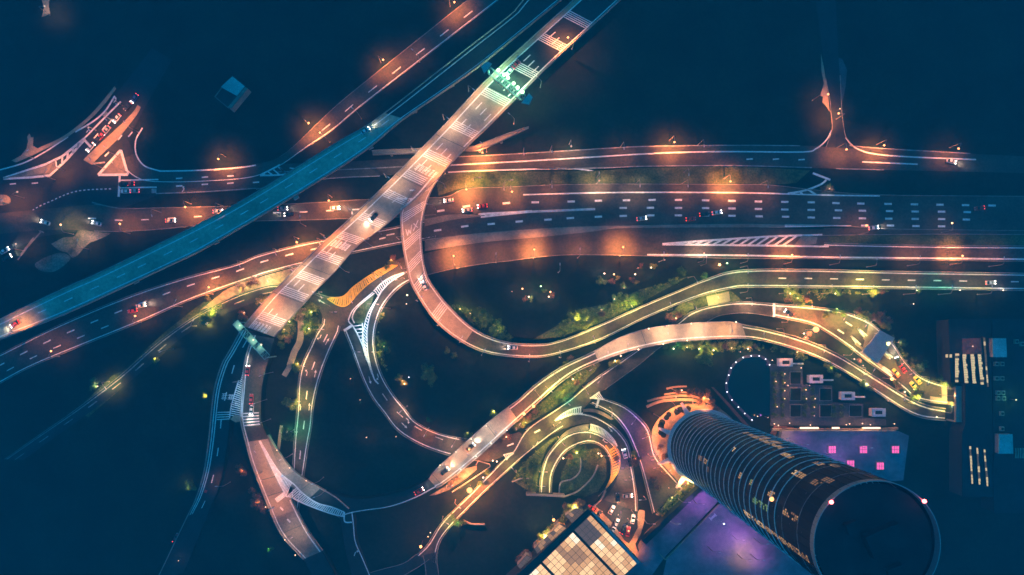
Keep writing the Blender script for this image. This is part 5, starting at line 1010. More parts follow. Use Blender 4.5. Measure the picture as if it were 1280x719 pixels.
for x, y, gl, k, P in ((653, 361, 'warm', 'sodium', 3500), (661, 371, 'white', 'white', 2500), (676, 358, 'green', 'green', 1800), (688, 365, 'warm', 'sodium', 4500), (686, 371, 'white', 'white', 1500), (640, 364.5, 'dim', 'sodium', 600), (755.5, 342, 'white', 'white', 2800), (767.5, 343, 'warm', 'sodium', 3600), (794, 343, 'white', 'sodium', 3200), (797.6, 335, 'dim', 'sodium', 900), (814, 334.6, 'white', 'olive', 2200), (899.5, 331, 'warm', 'sodium', 5500), (909, 329, 'green', 'green', 2200), (831, 325, 'dim', 'white', 300)):
    lamp(x, y, 0, k, P, Z['hol'], 0, 3.4, gl, 'globe')
for x, y, gl, k, P in ((509, 369, 'white', 'warm', 3500), (508, 380, 'white', 'white', 300), (438, 473.6, 'dim', 'sodium', 900), (450, 500, 'dim', 'warm', 900), (505.6, 480, 'white', 'sodium', 1500), (511, 471.6, 'cool', 'cool', 200), (458, 547, 'dim', 'sodium', 1200), (495, 546, 'dim', 'warm', 900), (223, 701, 'dim', 'warm', 300), (616, 576, 'white', 'sodium', 1500), (621, 577, 'white', 'olive', 1000), (604, 597, 'white', 'pink', 2200), (704, 573, 'warm', 'warm', 6000), (748, 567, 'white', 'sodium', 2000), (752, 570, 'warm', 'sodium', 2500), (538, 666, 'white', 'warm', 500), (535, 671, 'warm', 'warm', 500), (533, 614, 'dim', 'warm', 300)):
    lamp(x, y, 0, k, P, '%s' % ('left of the central crossing' if x < 480 and y < 520 else 'inside the big curve of lanes' if x < 520 and y < 560 else 'near the lower road' if x < 660 else 'inside the small loop road'), 0, 3.2, gl, 'globe')
for x, y in pond[:-2]: lamp(x, y, 0, 'violet', 350, Z['pr'], .3, .9, 'cool', 'wall')
for x, y in ((981, 467.5), (970, 477), (981, 478.5), (981, 488.5), (981, 498.5), (971.5, 508.5), (1007.5, 487.5), (1008, 498.5), (1019, 498.5), (1018, 509), (1001.5, 460), (965.5, 450.5), (947, 520.5)): lamp(x, y, 0, 'warm', 500, Z['gd'], 0, 1.6, 'bulb', 'globe')
for x, y in ((968, 530), (973, 532), (987, 529), (1013, 531.5), (1058, 531), (1062, 530), (1078, 529.5), (1088, 531), (1078, 535), (1118, 530)): lamp(x, y, 0, 'warm', 700, Z['pd'], 0, 1.8, 'bulb', 'globe')
for x, y, P, k in ((880, 630, 9000, 'violet'), (862, 628, 4000, 'violet'), (905, 655, 7500, 'violet'), (930, 675, 6500, 'violet'), (955, 700, 6500, 'violet'), (960, 680, 5000, 'violet'), (900, 690, 3500, 'violet'), (850, 655, 1800, 'violet'), (1010, 556, 3000, 'violet'), (1050, 570, 3000, 'violet'), (1090, 560, 2500, 'violet'), (1060, 590, 2500, 'violet'), (985, 548, 2200, 'pink'), (938, 700, 3000, 'pink')):
    lamp(x, y, 0, k, P, Z['vt'] if x < 960 else 'on the violet podium roof', .6 if x < 960 else 5.3, 8, None if x != 905 else 'cool', 'arm' if x != 905 else 'globe')
for x, y in ((17, 407),): lamp(x, y, 60, 'sodium', 8000, Z['tb'], 7.5, 7, None)
lamp(840, 622, 0, 'olive', 5000, 'above the yellow green hedge bed', 0, 5, 'dim', 'globe'); lamp(860, 604, 0, 'olive', 4500, 'above the yellow green hedge bed', 0, 5, 'dim', 'globe')
lamp(680, 668, 0, 'olive', 5000, 'beside the zigzag hedge left of the hall', 0, 5, 'dim', 'globe'); lamp(718, 632, 0, 'olive', 4500, 'beside the zigzag hedge left of the hall', 0, 5, 'dim', 'globe')
lamp(960, 522, 0, 'violet', 1500, Z['gd'], 0, 4, 'dim', 'globe'); lamp(985, 482, 0, 'pink', 1500, Z['gd'], 0, 4, 'dim', 'globe'); lamp(1018, 520, 0, 'violet', 1500, Z['gd'], 0, 4, 'dim', 'globe'); lamp(1012, 482, 0, 'violet', 1200, Z['gd'], 0, 4, 'dim', 'globe')
lamp(1270, 500, 0, 'green', 2200, 'by the green slats at the right edge', 9, 4, 'dim', 'globe')
lamp(1216, 433, 0, 'sodium', 1500, 'on the roof of the slotted block', 9.6, 4, 'dim', 'globe')
lamp(1142, 380, 0, 'pink', 300, 'alone below the right hand ramp', 0, 3, 'white', 'globe')
lamp(1171, 521, 0, 'white', 200, 'alone below the toll road portal', 0, 2, 'white', 'globe')
lamp(1050, 136, 0, 'white', 300, 'right of the northern side street', 0, 3, 'warm', 'globe')

# ------------------------------------------------------------------ cars
def loft_body(L, wd, prof, m, parent, name='body'):
    """prof: stations (x, z_low, z_high, half width factor)"""
    mb = MB(); rings = []
    for x, z0, z1, f in prof:
        hw = wd / 2 * f; rings.append([Vector((x, -hw, z0)), Vector((x, hw, z0)), Vector((x, hw, lerp(z0, z1, .6))), Vector((x, hw*.86, z1)), Vector((x, -hw*.86, z1)), Vector((x, -hw, lerp(z0, z1, .6)))])
    for A, B in zip(rings, rings[1:]):
        for k in range(6): mb.face([A[k], A[(k+1) % 6], B[(k+1) % 6], B[k]])
    mb.face(rings[0][::-1]); mb.face(rings[-1]); return mb.build(name, m, parent)
CARP = {}
def car_proto(paint, head, tail):
    k = (paint, head, tail)
    if k in CARP: return copy_tree(CARP[k])
    t = empty('car'); CARP[k] = t
    b = loft_body(4.5, 1.85, [(-2.25, .45, .75, .8), (-2.1, .3, .92, .95), (-1.2, .25, .98, 1), (0, .25, .96, 1), (1.3, .25, .92, 1), (2.05, .3, .78, .93), (2.28, .4, .65, .75)], M['car_' + paint], t)
    mb = MB(); mb.hexa([Vector(p) for p in ((-1.75, -.78, .93), (.95, -.78, .93), (.95, .78, .93), (-1.75, .78, .93))], [Vector(p) for p in ((-1.15, -.60, 1.42), (.25, -.60, 1.42), (.25, .60, 1.42), (-1.15, .60, 1.42))]); mb.build('windows', M['glass'], t)
    mb = MB(); mb.hexa([Vector(p) for p in ((-1.1, -.62, 1.40), (.22, -.62, 1.40), (.22, .62, 1.40), (-1.1, .62, 1.40))], [Vector(p) for p in ((-1.0, -.58, 1.47), (.15, -.58, 1.47), (.15, .58, 1.47), (-1.0, .58, 1.47))]); mb.build('roof', M['car_' + paint], t)
    for x in (-1.4, 1.4):
        for y in (-.86, .86):
            mb = MB(); mb.tube([(x, y - .1, .33), (x, y + .1, .33)], .33, 12); wh = mb.build('wheel', M['tyre'], t); mb = MB(); mb.tube([(x, y - .11, .33), (x, y + .11, .33)], .19, 8); mb.build('rim', M['rim'], wh)
    for y in (-.6, .6):
        mb = MB(); mb.box((2.12, y, .72), (.42, .40, .17)); mb.build('headlight', EM['head'] if head else M['car_silver'], t)
        mb = MB(); mb.box((-2.15, y, .80), (.34, .42, .2)); mb.build('taillight', EM['tail'] if tail else M['car_red'], t)
    if head > 1:
        k2 = ('beam', head)
        if k2 not in LDAT: l = bpy.data.lights.new('headlight_beam', 'SPOT'); l.energy = 1100 * (head - 1); l.color = (1, .88, .7); l.spot_size = R(52); l.spot_blend = .6; l.shadow_soft_size = .1; LDAT[k2] = l
        for y in (-.6, .6): o = bpy.data.objects.new('headlight_beam', LDAT[k2]); COL.objects.link(o); o.location = (2.45, y, .85); o.rotation_euler = (0, R(-78), 0) if False else (R(90), 0, R(-90)); o.rotation_euler.x = R(76); o.parent = t
    return t
def car(px, py, ang, paint, head, tail, zone, z0=.6):
    t = car_proto(paint, head, tail); rib = {CZ['l']: LR, CZ['f']: LB, CZ['w']: BB, CZ['T']: TB}.get(zone)
    z0 = zr(rib, px, py) if rib else z0
    c = W(px, py, z0); t.location = (c.x, c.y, z0 + .03); t.rotation_euler.z = R(ang)
    lt_ = 'with bright headlights' if head else 'with red taillights glowing' if tail else 'with its lights off'
    return reg(t, paint + ' car ' + lt_, zone, 'car', (px, py), 'cars ' + zone)
CZ = dict(q='queueing at the upper left junction', s='at the frontage road stop line', h='on the main highway', t='on the west through road', w='on the wide diagonal bridge', T='on the teal bridge', c='on the curving carriageway', l='on the loop ramp', f='on the lower flyover', p='near the toll canopy', P='in the parking court', g='beyond the glass gantry', r='on the ring roads', e='at the left edge', n='on the frontage road to the east')
for q in ((114, 184.5, 230, 'white', 1, 1, 'q', .1), (122, 176, 230, 'black', 1, 1, 'q', .1), (134, 163.5, 230, 'silver', 1, 1, 'q', .1), (147, 148.5, 230, 'white', 1, 1, 'q', .1), (160.5, 133.5, 230, 'black', 0, 1, 'q', .1), (169, 123.5, 235, 'blue', 1, 1, 'q', .1), (128, 170, 230, 'red', 0, 1, 'q', .1),
          (158, 239.5, 181, 'white', 0, 1, 's', .1), (155, 230.5, 181, 'black', 0, 1, 's', .1), (163, 230, 181, 'red', 0, 1, 's', .1), (169, 239, 181, 'silver', 0, 1, 's', .1),
          (58, 278.5, 162, 'white', 3, 0, 't', .16), (122, 279.5, 165, 'white', 3, 0, 't', .16), (214, 276, 4, 'silver', 1, 1, 't', .16), (273, 264.5, 4, 'white', 1, 1, 't', .16), (354, 261, 2, 'silver', 2, 1, 't', .16), (362, 268.5, 182, 'black', 3, 0, 't', .16), (419, 260.5, 2, 'white', 3, 0, 't', .16),
          (561, 251, 186, 'white', 2, 1, 'h', .22), (603, 258, 186, 'red', 1, 1, 'h', .22), (584, 263, 186, 'silver', 1, 1, 'h', .22), (801.6, 273.5, 8, 'silver', 1, 1, 'h', .22), (863, 274, 5, 'red', 0, 1, 'h', .22), (895.5, 266, 10, 'white', 1, 1, 'h', .22), (880, 268, 8, 'black', 0, 1, 'h', .22), (1223, 260.5, 188, 'red', 0, 1, 'h', .22), (1091, 285, 8, 'white', 2, 1, 'h', .29),
          (1188, 202, -14, 'white', 3, 0, 'n', .1), (1237, 353.5, 3, 'white', 1, 1, 'l', .62), (467.5, 271.5, 226, 'black', 4, 0, 'w', 10), (637, 90, 230, 'white', 2, 0, 'w', 10), (645, 81, 50, 'red', 0, 1, 'w', 10),
          (457, 164, 33, 'white', 2, 0, 'T', 7.5), (20, 405, 213, 'red', 2, 1, 'T', 7.5), (177, 382, 12, 'white', 3, 0, 'c', .2), (166.5, 388.5, 192, 'red', 0, 1, 'c', .2),
          (310, 463, 85, 'red', 2, 1, 'g', 6.3), (314.7, 498.5, 88, 'red', 0, 1, 'g', 5.6), (315, 512.5, 265, 'white', 3, 0, 'g', 5.3), (259, 612.5, 70, 'red', 0, 1, 'g', 1.9), (221, 672, 62, 'red', 0, 1, 'g', .3),
          (641, 434.5, 178, 'white', 3, 0, 'l', 3.6), (530.5, 357.5, 118, 'white', 2, 0, 'l', 9), (588, 559, 42, 'black', 4, 0, 'f', 7), (556, 589, 42, 'black', 4, 0, 'f', 6.6), (524, 613.5, 30, 'red', 2, 1, 'f', 5.5),
          (985.5, 391.5, 148, 'black', 3, 0, 'p', .7), (1121.5, 452, 112, 'black', 4, 0, 'p', .7), (1127, 460, 125, 'red', 0, 1, 'p', .7), (1146, 475, 130, 'yellow', 0, 0, 'p', .7), (1141, 482, 130, 'yellow', 0, 0, 'p', .7), (1119, 466, 130, 'yellow', 0, 0, 'p', .7),
          (780.6, 567, 105, 'white', 1, 0, 'r', .65), (787, 577.5, 105, 'black', 0, 0, 'r', .65),
          (764.4, 637, 62, 'white', 0, 0, 'P', .62), (791, 648.5, 80, 'white', 0, 0, 'P', .62), (770, 653.5, 65, 'silver', 0, 0, 'P', .7), (766, 662, 65, 'white', 0, 0, 'P', .7), (779, 661, 60, 'black', 0, 1, 'P', .7), (748, 643, 60, 'black', 0, 0, 'P', .7), (740, 635, 150, 'red', 0, 0, 'P', .7), (772, 622, 95, 'black', 0, 0, 'P', .62), (785, 664, 80, 'red', 0, 0, 'P', .7), (784, 619.5, 5, 'silver', 1, 0, 'P', .65),
          (7, 313.5, 30, 'white', 3, 0, 'e', .1), (10, 322.5, 30, 'black', 3, 0, 'e', .1)):
    car(q[0], q[1], q[2], q[3], q[4], q[5], CZ[q[6]], q[7])

# ------------------------------------------------------------------ trees and shrubs
def leaf_crown(seed, r, h0, h1, n, lf, clumps=7):
    rd_ = random.Random(seed); mb = MB(); cl = []
    for i in range(clumps):
        a = rd_.uniform(0, 6.28); q = rd_.uniform(.15, .68) * r; cl.append((Vector((q*math.cos(a), q*math.sin(a), lerp(h0, h1, rd_.uniform(.3, .8)))), r * rd_.uniform(.28, .5)))
    cl.append((Vector((0, 0, lerp(h0, h1, .65))), r * .5))
    for i in range(n):
        c, cr = rd_.choice(cl); v = Vector((rd_.gauss(0, 1), rd_.gauss(0, 1), rd_.gauss(0, 1))).normalized() * cr * rd_.uniform(.55, 1.08)
        p = c + v; p.z = max(h0 * .8, p.z); n_ = (v.normalized() + Vector((rd_.gauss(0, .5), rd_.gauss(0, .5), .5 + rd_.gauss(0, .3)))).normalized()
        a = n_.cross(Vector((rd_.gauss(0, 1), rd_.gauss(0, 1), .1))).normalized(); b = n_.cross(a); s_ = lf * rd_.uniform(.6, 1.3)
        mb.face([p - a*s_, p - b*s_*.55, p + a*s_, p + b*s_*.55])
    return mb, cl
TP_ = {}
def tree_proto(kind, leaf, var):
    k = (kind, leaf, var)
    if k in TP_: return copy_tree(TP_[k])
    t = empty('tree' if kind == 'tree' else 'shrub'); TP_[k] = t
    if kind == 'tree':
        mb, cl = leaf_crown(var * 7 + 1, 3.0, 2.2, 6.2, 1050, .235, 10); mb.build('crown', M[leaf], t)
        mb = MB(); mb.tube([(0, 0, -.1), (.05, 0, 1.4), (0, .08, 3.4)], [.24, .17, .09], 7)
        for c, cr in cl[:5]: mb.tube([(.03, 0, 1.8), tuple(c * .6 + Vector((0, 0, 1.2))), tuple(c)], [.1, .06, .03], 5)
        mb.build('trunk', M['bark'], t)
    else:
        mb, cl = leaf_crown(var * 11 + 3, 1.7, .35, 1.9, 420, .18, 7); mb.build('foliage', M[leaf], t)
        mb = MB()
        for c, cr in cl[:5]: mb.tube([(0, 0, 0), tuple(c)], [.07, .03], 5)
        mb.build('stem', M['bark'], t)
    return t
rt = random.Random(21)
def tree(px, py, size, leaf, zone, kind='tree', z0=0):
    t = tree_proto(kind, leaf, rt.randrange(4)); c = W(px, py, z0 + 3); t.location = (c.x, c.y, z0); t.rotation_euler.z = rt.uniform(0, 6.28); s_ = size / (3.0 if kind == 'tree' else 1.7); s_ *= 1.15; t.scale = (s_, s_, s_ * rt.uniform(.85, 1.1))
    d = {'leaf': 'green', 'leaf2': 'yellow green', 'leaf3': 'rust brown'}[leaf]
    reg(t, '%s %s' % (d, 'leafy tree' if kind == 'tree' else 'low shrub'), zone, 'tree' if kind == 'tree' else 'shrub', (px, py), ('trees ' if kind == 'tree' else 'shrubs ') + zone)
def glow_lamp(px, py, k, P, zone, z0=0): lamp(px, py, 0, k, P * 1.5, zone, z0, 2.6, 'white' if P > 1200 else 'dim', 'globe')
TZ = [('beside the small crossing below the bridge', [(388, 384, 2.2, 2), (394, 386, 2.6, 2), (386, 393, 2, 1), (392, 401, 2.4, 1), (383, 404, 2, 1), (389, 418, 2.6, 2), (379, 410, 1.6, 1)], 'tree', [(389, 390, 'olive', 2500), (386, 411, 'olive', 2200)]),
      ('under the lower end of the wide bridge', [(347, 414, 2.2, 2), (352, 422, 2, 2), (357, 409, 2.4, 2), (361, 399, 2, 2), (352, 431, 1.8, 1), (360, 424, 2, 3), (365, 404, 1.8, 1), (372, 398, 1.8, 3)], 'tree', [(356, 411, 'warm', 4200), (362, 402, 'olive', 2200)]),
      ('beside the glass gantry', [(304, 395, 2.6, 3), (306, 398, 1.6, 2), (327, 376, 2.4, 2), (333, 373, 2, 2)], 'tree', [(305, 391, 'sodium', 3200), (329, 379, 'warm', 3200)]),
      ('between the forked slab and the exit road', [(325, 457, 2, 2), (328, 464, 2, 2), (371, 457, 2.6, 2), (370, 463, 1.8, 1), (362, 501, 2.4, 2), (366, 505, 2.6, 2), (364, 510, 1.6, 1), (354, 503, 1.4, 2), (361, 541, 3.2, 1), (354, 538, 1.6, 1), (364, 546, 2.2, 1), (327, 532, 1.6, 2)], 'tree', [(326, 459, 'olive', 2600), (372, 455, 'olive', 2600), (365, 506, 'warm', 4200), (359, 540, 'green', 5000), (326, 531, 'olive', 1500)]),
      ('on the dark ground west of the slabs', [(238, 605, 2.2, 1), (240, 609, 2, 2), (235, 610, 1.6, 1), (300, 585, 2, 3), (304, 592, 1.8, 3), (322, 622, 2.4, 3), (326, 630, 2.4, 3), (318, 628, 2, 3), (330, 636, 2, 3), (314, 613, 1.6, 3), (337, 686, 1.6, 1)], 'tree', [(237, 607, 'olive', 2200), (303, 588, 'sodium', 700), (324, 627, 'sodium', 1800), (336, 686, 'green', 600)]),
      ('by the curved road at lower left', [(257, 402, 2.6, 2), (262, 399, 2.4, 2), (254, 398, 2, 1), (268, 393, 2, 1), (193, 452, 1.6, 1), (196, 450, 1.6, 2), (118, 478, 2.2, 1), (115, 484, 1.8, 1), (260, 375, 2, 2), (312, 356, 2, 3), (318, 350, 2.2, 3), (300, 360, 1.8, 3), (255, 495, 1.6, 2)], 'tree', [(258, 404, 'olive', 5000), (194, 448, 'olive', 1400), (122, 483, 'white', 1200), (257, 495, 'olive', 900)]),
      ('in the hollow below the loop ramp', [(571, 388, 2.6, 1), (578, 390, 2.6, 1), (586, 394, 3, 1), (589, 399, 2.4, 1), (604, 390, 3, 1), (610, 398, 2.6, 1), (606, 404, 2, 1), (623, 404, 2, 1), (618, 417, 3, 1), (628, 419, 2.4, 1), (636, 422, 2, 1), (565, 385, 2, 2)], 'tree', [(575, 386, 'olive', 1700), (588, 392, 'olive', 1500), (606, 394, 'olive', 900), (623, 402, 'green', 700), (622, 414, 'olive', 1200)]),
      ('on the slope above the long ramp', [(716, 398, 2.6, 2), (722, 402, 2.4, 2), (728, 397, 2, 1), (733, 404, 2.6, 2), (738, 399, 2, 2), (745, 395, 2, 1), (752, 391, 2, 3), (758, 386, 2, 1), (763, 382, 1.6, 1), (770, 376, 1.8, 1), (774, 369, 1.6, 1), (779, 357, 1.6, 1), (768, 371, 1.4, 1), (784, 374, 2.2, 1), (791, 378, 3, 1), (797, 376, 2.6, 1), (706, 404, 1.6, 1), (712, 393, 1.4, 1), (725, 390, 1.6, 2), (742, 388, 1.4, 2), (880, 345, 2, 1), (851, 337, 2, 1), (855, 340, 1.6, 1)], 'tree', [(720, 398, 'olive', 2600), (733, 401, 'olive', 2200), (752, 387, 'white', 700), (768, 374, 'white', 700), (780, 360, 'white', 400), (791, 374, 'green', 1700), (882, 347, 'green', 800)]),
      ('near globe lamps in the hollow', [(750, 350, 1.8, 2), (756, 352, 1.6, 2), (765, 352, 1.8, 3), (773, 348, 1.4, 2), (791, 350, 1.6, 3), (796, 353, 1.4, 2), (818, 332, 1.6, 2), (803, 332, 1.4, 3), (657, 373, 1.4, 3), (665, 374, 1.6, 2), (690, 368, 1.6, 3), (681, 362, 1.4, 1)], 'shrub', []),
      ('just below the pale eastern flyover deck', [(856, 430, 2.2, 2), (863, 428, 2.6, 2), (870, 432, 2.2, 2), (875, 427, 2.4, 2), (880, 436, 2.4, 1), (877, 444, 2.8, 1), (882, 451, 3, 1), (873, 448, 2.6, 1), (892, 432, 2.2, 2), (898, 436, 2.4, 2), (906, 433, 1.8, 3), (914, 431, 2.6, 2), (918, 430, 2, 2), (934, 429, 2.4, 2), (937, 432, 1.8, 3), (944, 432, 1.4, 3), (970, 434, 1.6, 1), (848, 427, 1.8, 1), (840, 432, 2, 1), (832, 433, 1.6, 1)], 'tree', [(859, 434, 'olive', 3000), (874, 436, 'olive', 3200), (892, 438, 'olive', 2600), (915, 435, 'warm', 2400), (935, 436, 'warm', 2400), (842, 436, 'green', 2200), (925.5, 440, 'green', 700)]),
      ('below the long right hand ramp', [(984, 364, 2, 2), (993, 364, 2, 2), (1006, 364, 1.8, 1), (1020, 364, 1.6, 1), (1041, 364, 1.8, 1), (1046, 364, 2, 1), (1060, 363, 1.4, 1), (1090, 365, 2, 2), (1095, 364, 2, 2), (1104, 365, 1.6, 3), (985, 373, 2, 3), (996, 376, 2.4, 2), (1008, 372, 2, 3), (1002, 380, 1.8, 1), (1150, 364, 1.2, 1)], 'tree', [(988, 367, 'olive', 1900), (1044, 367, 'olive', 1700), (1093, 367, 'warm', 1900), (997, 373, 'olive', 1800), (1046, 386, 'green', 1200), (996, 381.5, 'white', 300)]),
      ('around the toll plaza', [(1074, 389, 2, 3), (1080, 393, 2, 2), (1087, 397, 2, 2), (1092, 397, 2.6, 3), (1098, 400, 2.4, 3), (1104, 405, 2.6, 2), (1108, 401, 2.2, 3), (1102, 393, 2, 3), (1128, 427, 2, 1), (1131, 430, 1.6, 1), (1150, 459, 2.4, 2), (1156, 456, 1.8, 1), (1142, 449, 1.6, 1), (1176, 473, 1.8, 1), (1184, 480, 2.6, 1), (1181, 478, 2, 2), (1143, 490, 3, 2), (1146, 496, 2, 2), (1140, 497, 1.8, 1), (1124, 482, 2, 3), (1120, 478, 1.6, 1), (1075, 450, 1.4, 3), (1009, 423, 1.4, 3), (1012, 417, 1.6, 3), (1032, 395, 1.8, 1), (1044, 390, 1.8, 1), (1055, 392, 2, 1)], 'tree', [(1068, 394, 'white', 600), (1089, 402, 'white', 900), (1095, 396, 'olive', 2200), (1123, 428, 'white', 500), (1148, 458, 'white', 1300), (1180, 479, 'white', 1300), (1143, 487, 'green', 2500), (1131, 490, 'warm', 1500), (1145, 494, 'olive', 1900), (1068, 449, 'white', 900), (1075, 451, 'warm', 900), (1079, 457, 'white', 600), (1005, 417, 'white', 1300), (1007, 422, 'warm', 900)]),
      ('outside the curving flyover end', [(989, 441, 2, 1), (996, 443, 2.4, 2), (1003, 446, 2, 1), (980, 437, 1.6, 1), (1035, 457, 2, 1), (1039, 463, 1.8, 1), (1047, 469, 1.6, 2), (1077, 480, 2, 1), (1083, 482, 1.6, 2), (1090, 486, 1.4, 1), (970, 432, 1.4, 1)], 'tree', [(997, 440, 'olive', 2000), (1038, 459, 'olive', 1200), (1083, 480, 'white', 1700), (1110, 501.5, 'white', 200), (1029, 445, 'olive', 700)]),
      ('on the slope between flyover and ramp road', [(714, 449, 2, 3), (708, 455, 2, 2), (720, 460, 1.8, 2), (766, 456, 2, 2), (773, 453, 1.8, 2), (697, 498, 2.4, 1), (706, 492, 2.8, 2), (712, 489, 2, 2), (702, 499, 2, 1), (656, 525, 2, 2), (662, 521, 1.8, 3), (669, 514, 1.8, 3), (650, 531, 2, 2), (646, 534, 1.8, 1), (720, 478, 1.8, 3), (710, 470, 2, 3), (695, 478, 1.6, 3), (843, 402, 2, 3), (836, 396, 2.2, 3), (848, 395, 2, 3), (855, 392, 1.6, 2)], 'tree', [(707, 494, 'green', 3200), (769, 451, 'warm', 1900), (711, 456, 'olive', 1500), (657, 528, 'olive', 1900), (716, 474, 'olive', 1800), (845, 398, 'warm', 1600)]),
      ('inside and around the small loop road', [(720, 562, 2, 2), (724, 560, 1.8, 2), (712, 570, 1.8, 3), (730, 560, 1.6, 1), (671, 584, 2.2, 1), (666, 590, 2.2, 1), (664, 602, 2.4, 1), (668, 610, 2, 1), (660, 583, 1.8, 1), (714, 610, 1.6, 1), (653, 587, 1.6, 1), (655, 596, 1.8, 1), (770, 573, 1.6, 3), (792, 577, 2.4, 3), (797, 572, 2, 3), (793, 568, 1.8, 2)], 'tree', [(721, 566, 'olive', 2200), (664, 597, 'olive', 900), (794, 573, 'sodium', 2600)]),
      ('beside the lower end of the flyover', [(631, 544, 2, 3), (637, 546, 1.6, 3), (628, 547, 1.4, 2), (616, 517, 2.2, 2), (583, 543, 2, 1), (589, 545, 1.6, 2), (577, 590, 2, 3), (565, 604, 2, 3), (572, 598, 1.8, 3), (536, 526, 1.6, 1), (570, 651, 2, 1), (575, 656, 1.8, 1), (580, 653, 1.4, 1), (566, 644, 1.4, 1), (600, 604, 1.6, 1), (610, 590, 1.6, 1)], 'tree', [(633, 546, 'sodium', 2200), (617, 514, 'olive', 1500), (585, 541, 'olive', 800), (572, 653, 'green', 700)]),
      ('beside the ring road near the tower', [(862, 492, 2, 3), (870, 489, 2, 3), (878, 494, 2, 3), (885, 499, 2.2, 3), (890, 505, 2, 3), (847, 490, 1.8, 3), (896, 512, 2, 3), (886, 489, 1.6, 3), (876, 503, 2.2, 3), (825, 560, 1.8, 3), (832, 572, 2, 3), (840, 580, 1.8, 3), (816, 600, 1.8, 3), (822, 610, 1.6, 3)], 'tree', [(880, 498, 'sodium', 3500), (852, 488, 'sodium', 2000), (836, 610, 'sodium', 600)]),
      ('left of the glowing hall', [(674, 678, 2.4, 2), (678, 672, 2.4, 2), (683, 666, 2.4, 2), (689, 661, 2.4, 2), (695, 658, 2.4, 2), (700, 653, 2.2, 2), (671, 683, 2, 3), (710, 640, 2.4, 2), (715, 634, 2.4, 2), (722, 630, 2.4, 3), (727, 629, 2, 3), (707, 646, 2, 2), (707, 632, 2, 3), (648, 700, 2, 3), (652, 696, 2, 3), (656, 691, 1.8, 3)], 'tree', [(652, 699, 'sodium', 1200)]),
      ('in the yellow green hedge bed', [(826, 641, 1.8, 1), (832, 635, 1.8, 2), (838, 629, 1.8, 2), (844, 624, 1.8, 1), (850, 617, 1.8, 2), (856, 611, 1.8, 2), (862, 606, 1.8, 2)], 'shrub', []),
      ('in the gridded garden', [(x, y, 1.5, 1) for x, y in ((970, 467.6), (981, 468), (970, 478), (981, 478), (970, 489), (981, 489), (970, 498.5), (981, 499), (970, 508.6), (981, 508.6), (970, 519), (981, 519), (1008, 488), (1019, 488), (1008, 498.5), (1019, 498.5), (1008, 508.6), (1019, 508.6), (1008, 519), (1019, 519), (1045, 509), (1055, 509), (1045, 519), (1055, 519))], 'shrub', []),
      ('below the orange hatched nose', [(487, 328, 1.8, 2), (492, 322, 1.8, 3), (483, 334, 1.4, 1)], 'tree', [(489, 325, 'sodium', 700)]),
      ('in the dark hollow of the big curve', [(536, 462, 3, 1), (541, 470, 2.6, 1), (531, 470, 2.4, 1), (538, 478, 2.2, 1), (483, 437, 1.8, 1), (478, 428, 1.6, 1), (477, 443, 1.6, 1), (560, 438, 1.8, 1), (568, 444, 1.6, 1), (504, 478, 1.8, 2), (499, 472, 1.8, 2)], 'tree', [(503, 476, 'warm', 800), (480, 433, 'green', 500)]),
      ('right of the upper side street', [(1033, 234, 2, 3), (1041, 236, 1.8, 3), (1038, 230, 1.4, 2)], 'shrub', [(1037, 236, 'white', 500)])]
LF = {1: 'leaf', 2: 'leaf2', 3: 'leaf3'}
for zone, ts, kind, gl in TZ:
    for x, y, sz, lf in ts: tree(x, y, sz, LF[lf], zone, kind)
    for x, y, k, P in gl: glow_lamp(x, y, k, P, zone)
def inside(x, y, P):
    c = False
    for (x0, y0), (x1, y1) in zip(P, P[1:] + P[:1]):
        if (y0 > y) != (y1 > y) and x < (x1 - x0) * (y - y0) / (y1 - y0) + x0: c = not c
    return c
def cover(P, n, leaf, label, r=1.0, seed=1):
    q = random.Random(seed); mb = MB(); xs = [p[0] for p in P]; ys = [p[1] for p in P]; k = 0; tries = 0
    while k < n and tries < n * 60:
        tries += 1; x, y = q.uniform(min(xs), max(xs)), q.uniform(min(ys), max(ys))
        if not inside(x, y, P) or pnoise(Vector((x * .09, y * .09, seed))) < q.uniform(-.25, .15): continue
        k += 1; c = W(x, y, .1); rr = r * q.uniform(.4, 1.3); mb.mi = 1 if q.random() < .3 else 0
        for _ in range(16):
            v = Vector((q.gauss(0, 1), q.gauss(0, 1), abs(q.gauss(0, 1)))).normalized() * rr * q.uniform(.4, 1); n_ = (v.normalized() + Vector((q.gauss(0, .5), q.gauss(0, .5), .6))).normalized()
            a = n_.cross(Vector((q.gauss(0, 1), q.gauss(0, 1), .1))).normalized(); b = n_.cross(a); s_ = q.uniform(.16, .34); p = c + v
            mb.face([p - a*s_, p - b*s_*.6, p + a*s_, p + b*s_*.6])
    tag(mb.build('undergrowth', [M[leaf], M['leaf' if leaf != 'leaf' else 'leaf2']]), label, 'undergrowth', 'stuff')
cover([(646, 503), (669, 509), (677, 504), (712, 473), (745, 454), (749, 457), (711, 495), (675, 518), (650, 534), (640, 536)], 230, 'leaf2', 'low undergrowth on the slope between flyover and ramp road')
cover([(700, 404), (720, 389), (760, 380), (800, 364), (845, 347), (850, 352), (810, 374), (760, 398), (706, 420), (680, 424)], 260, 'leaf', 'undergrowth on the slope above the long ramp', seed=2)
cover([(562, 382), (580, 386), (600, 388), (622, 400), (640, 418), (628, 424), (600, 412), (580, 398)], 120, 'leaf', 'undergrowth along the inner edge of the loop ramp', seed=3)
cover([(840, 427), (880, 425), (930, 426), (975, 434), (985, 440), (960, 440), (930, 437), (895, 440), (885, 455), (872, 452), (868, 440), (845, 436)], 170, 'leaf2', 'undergrowth below the pale eastern deck', seed=4)
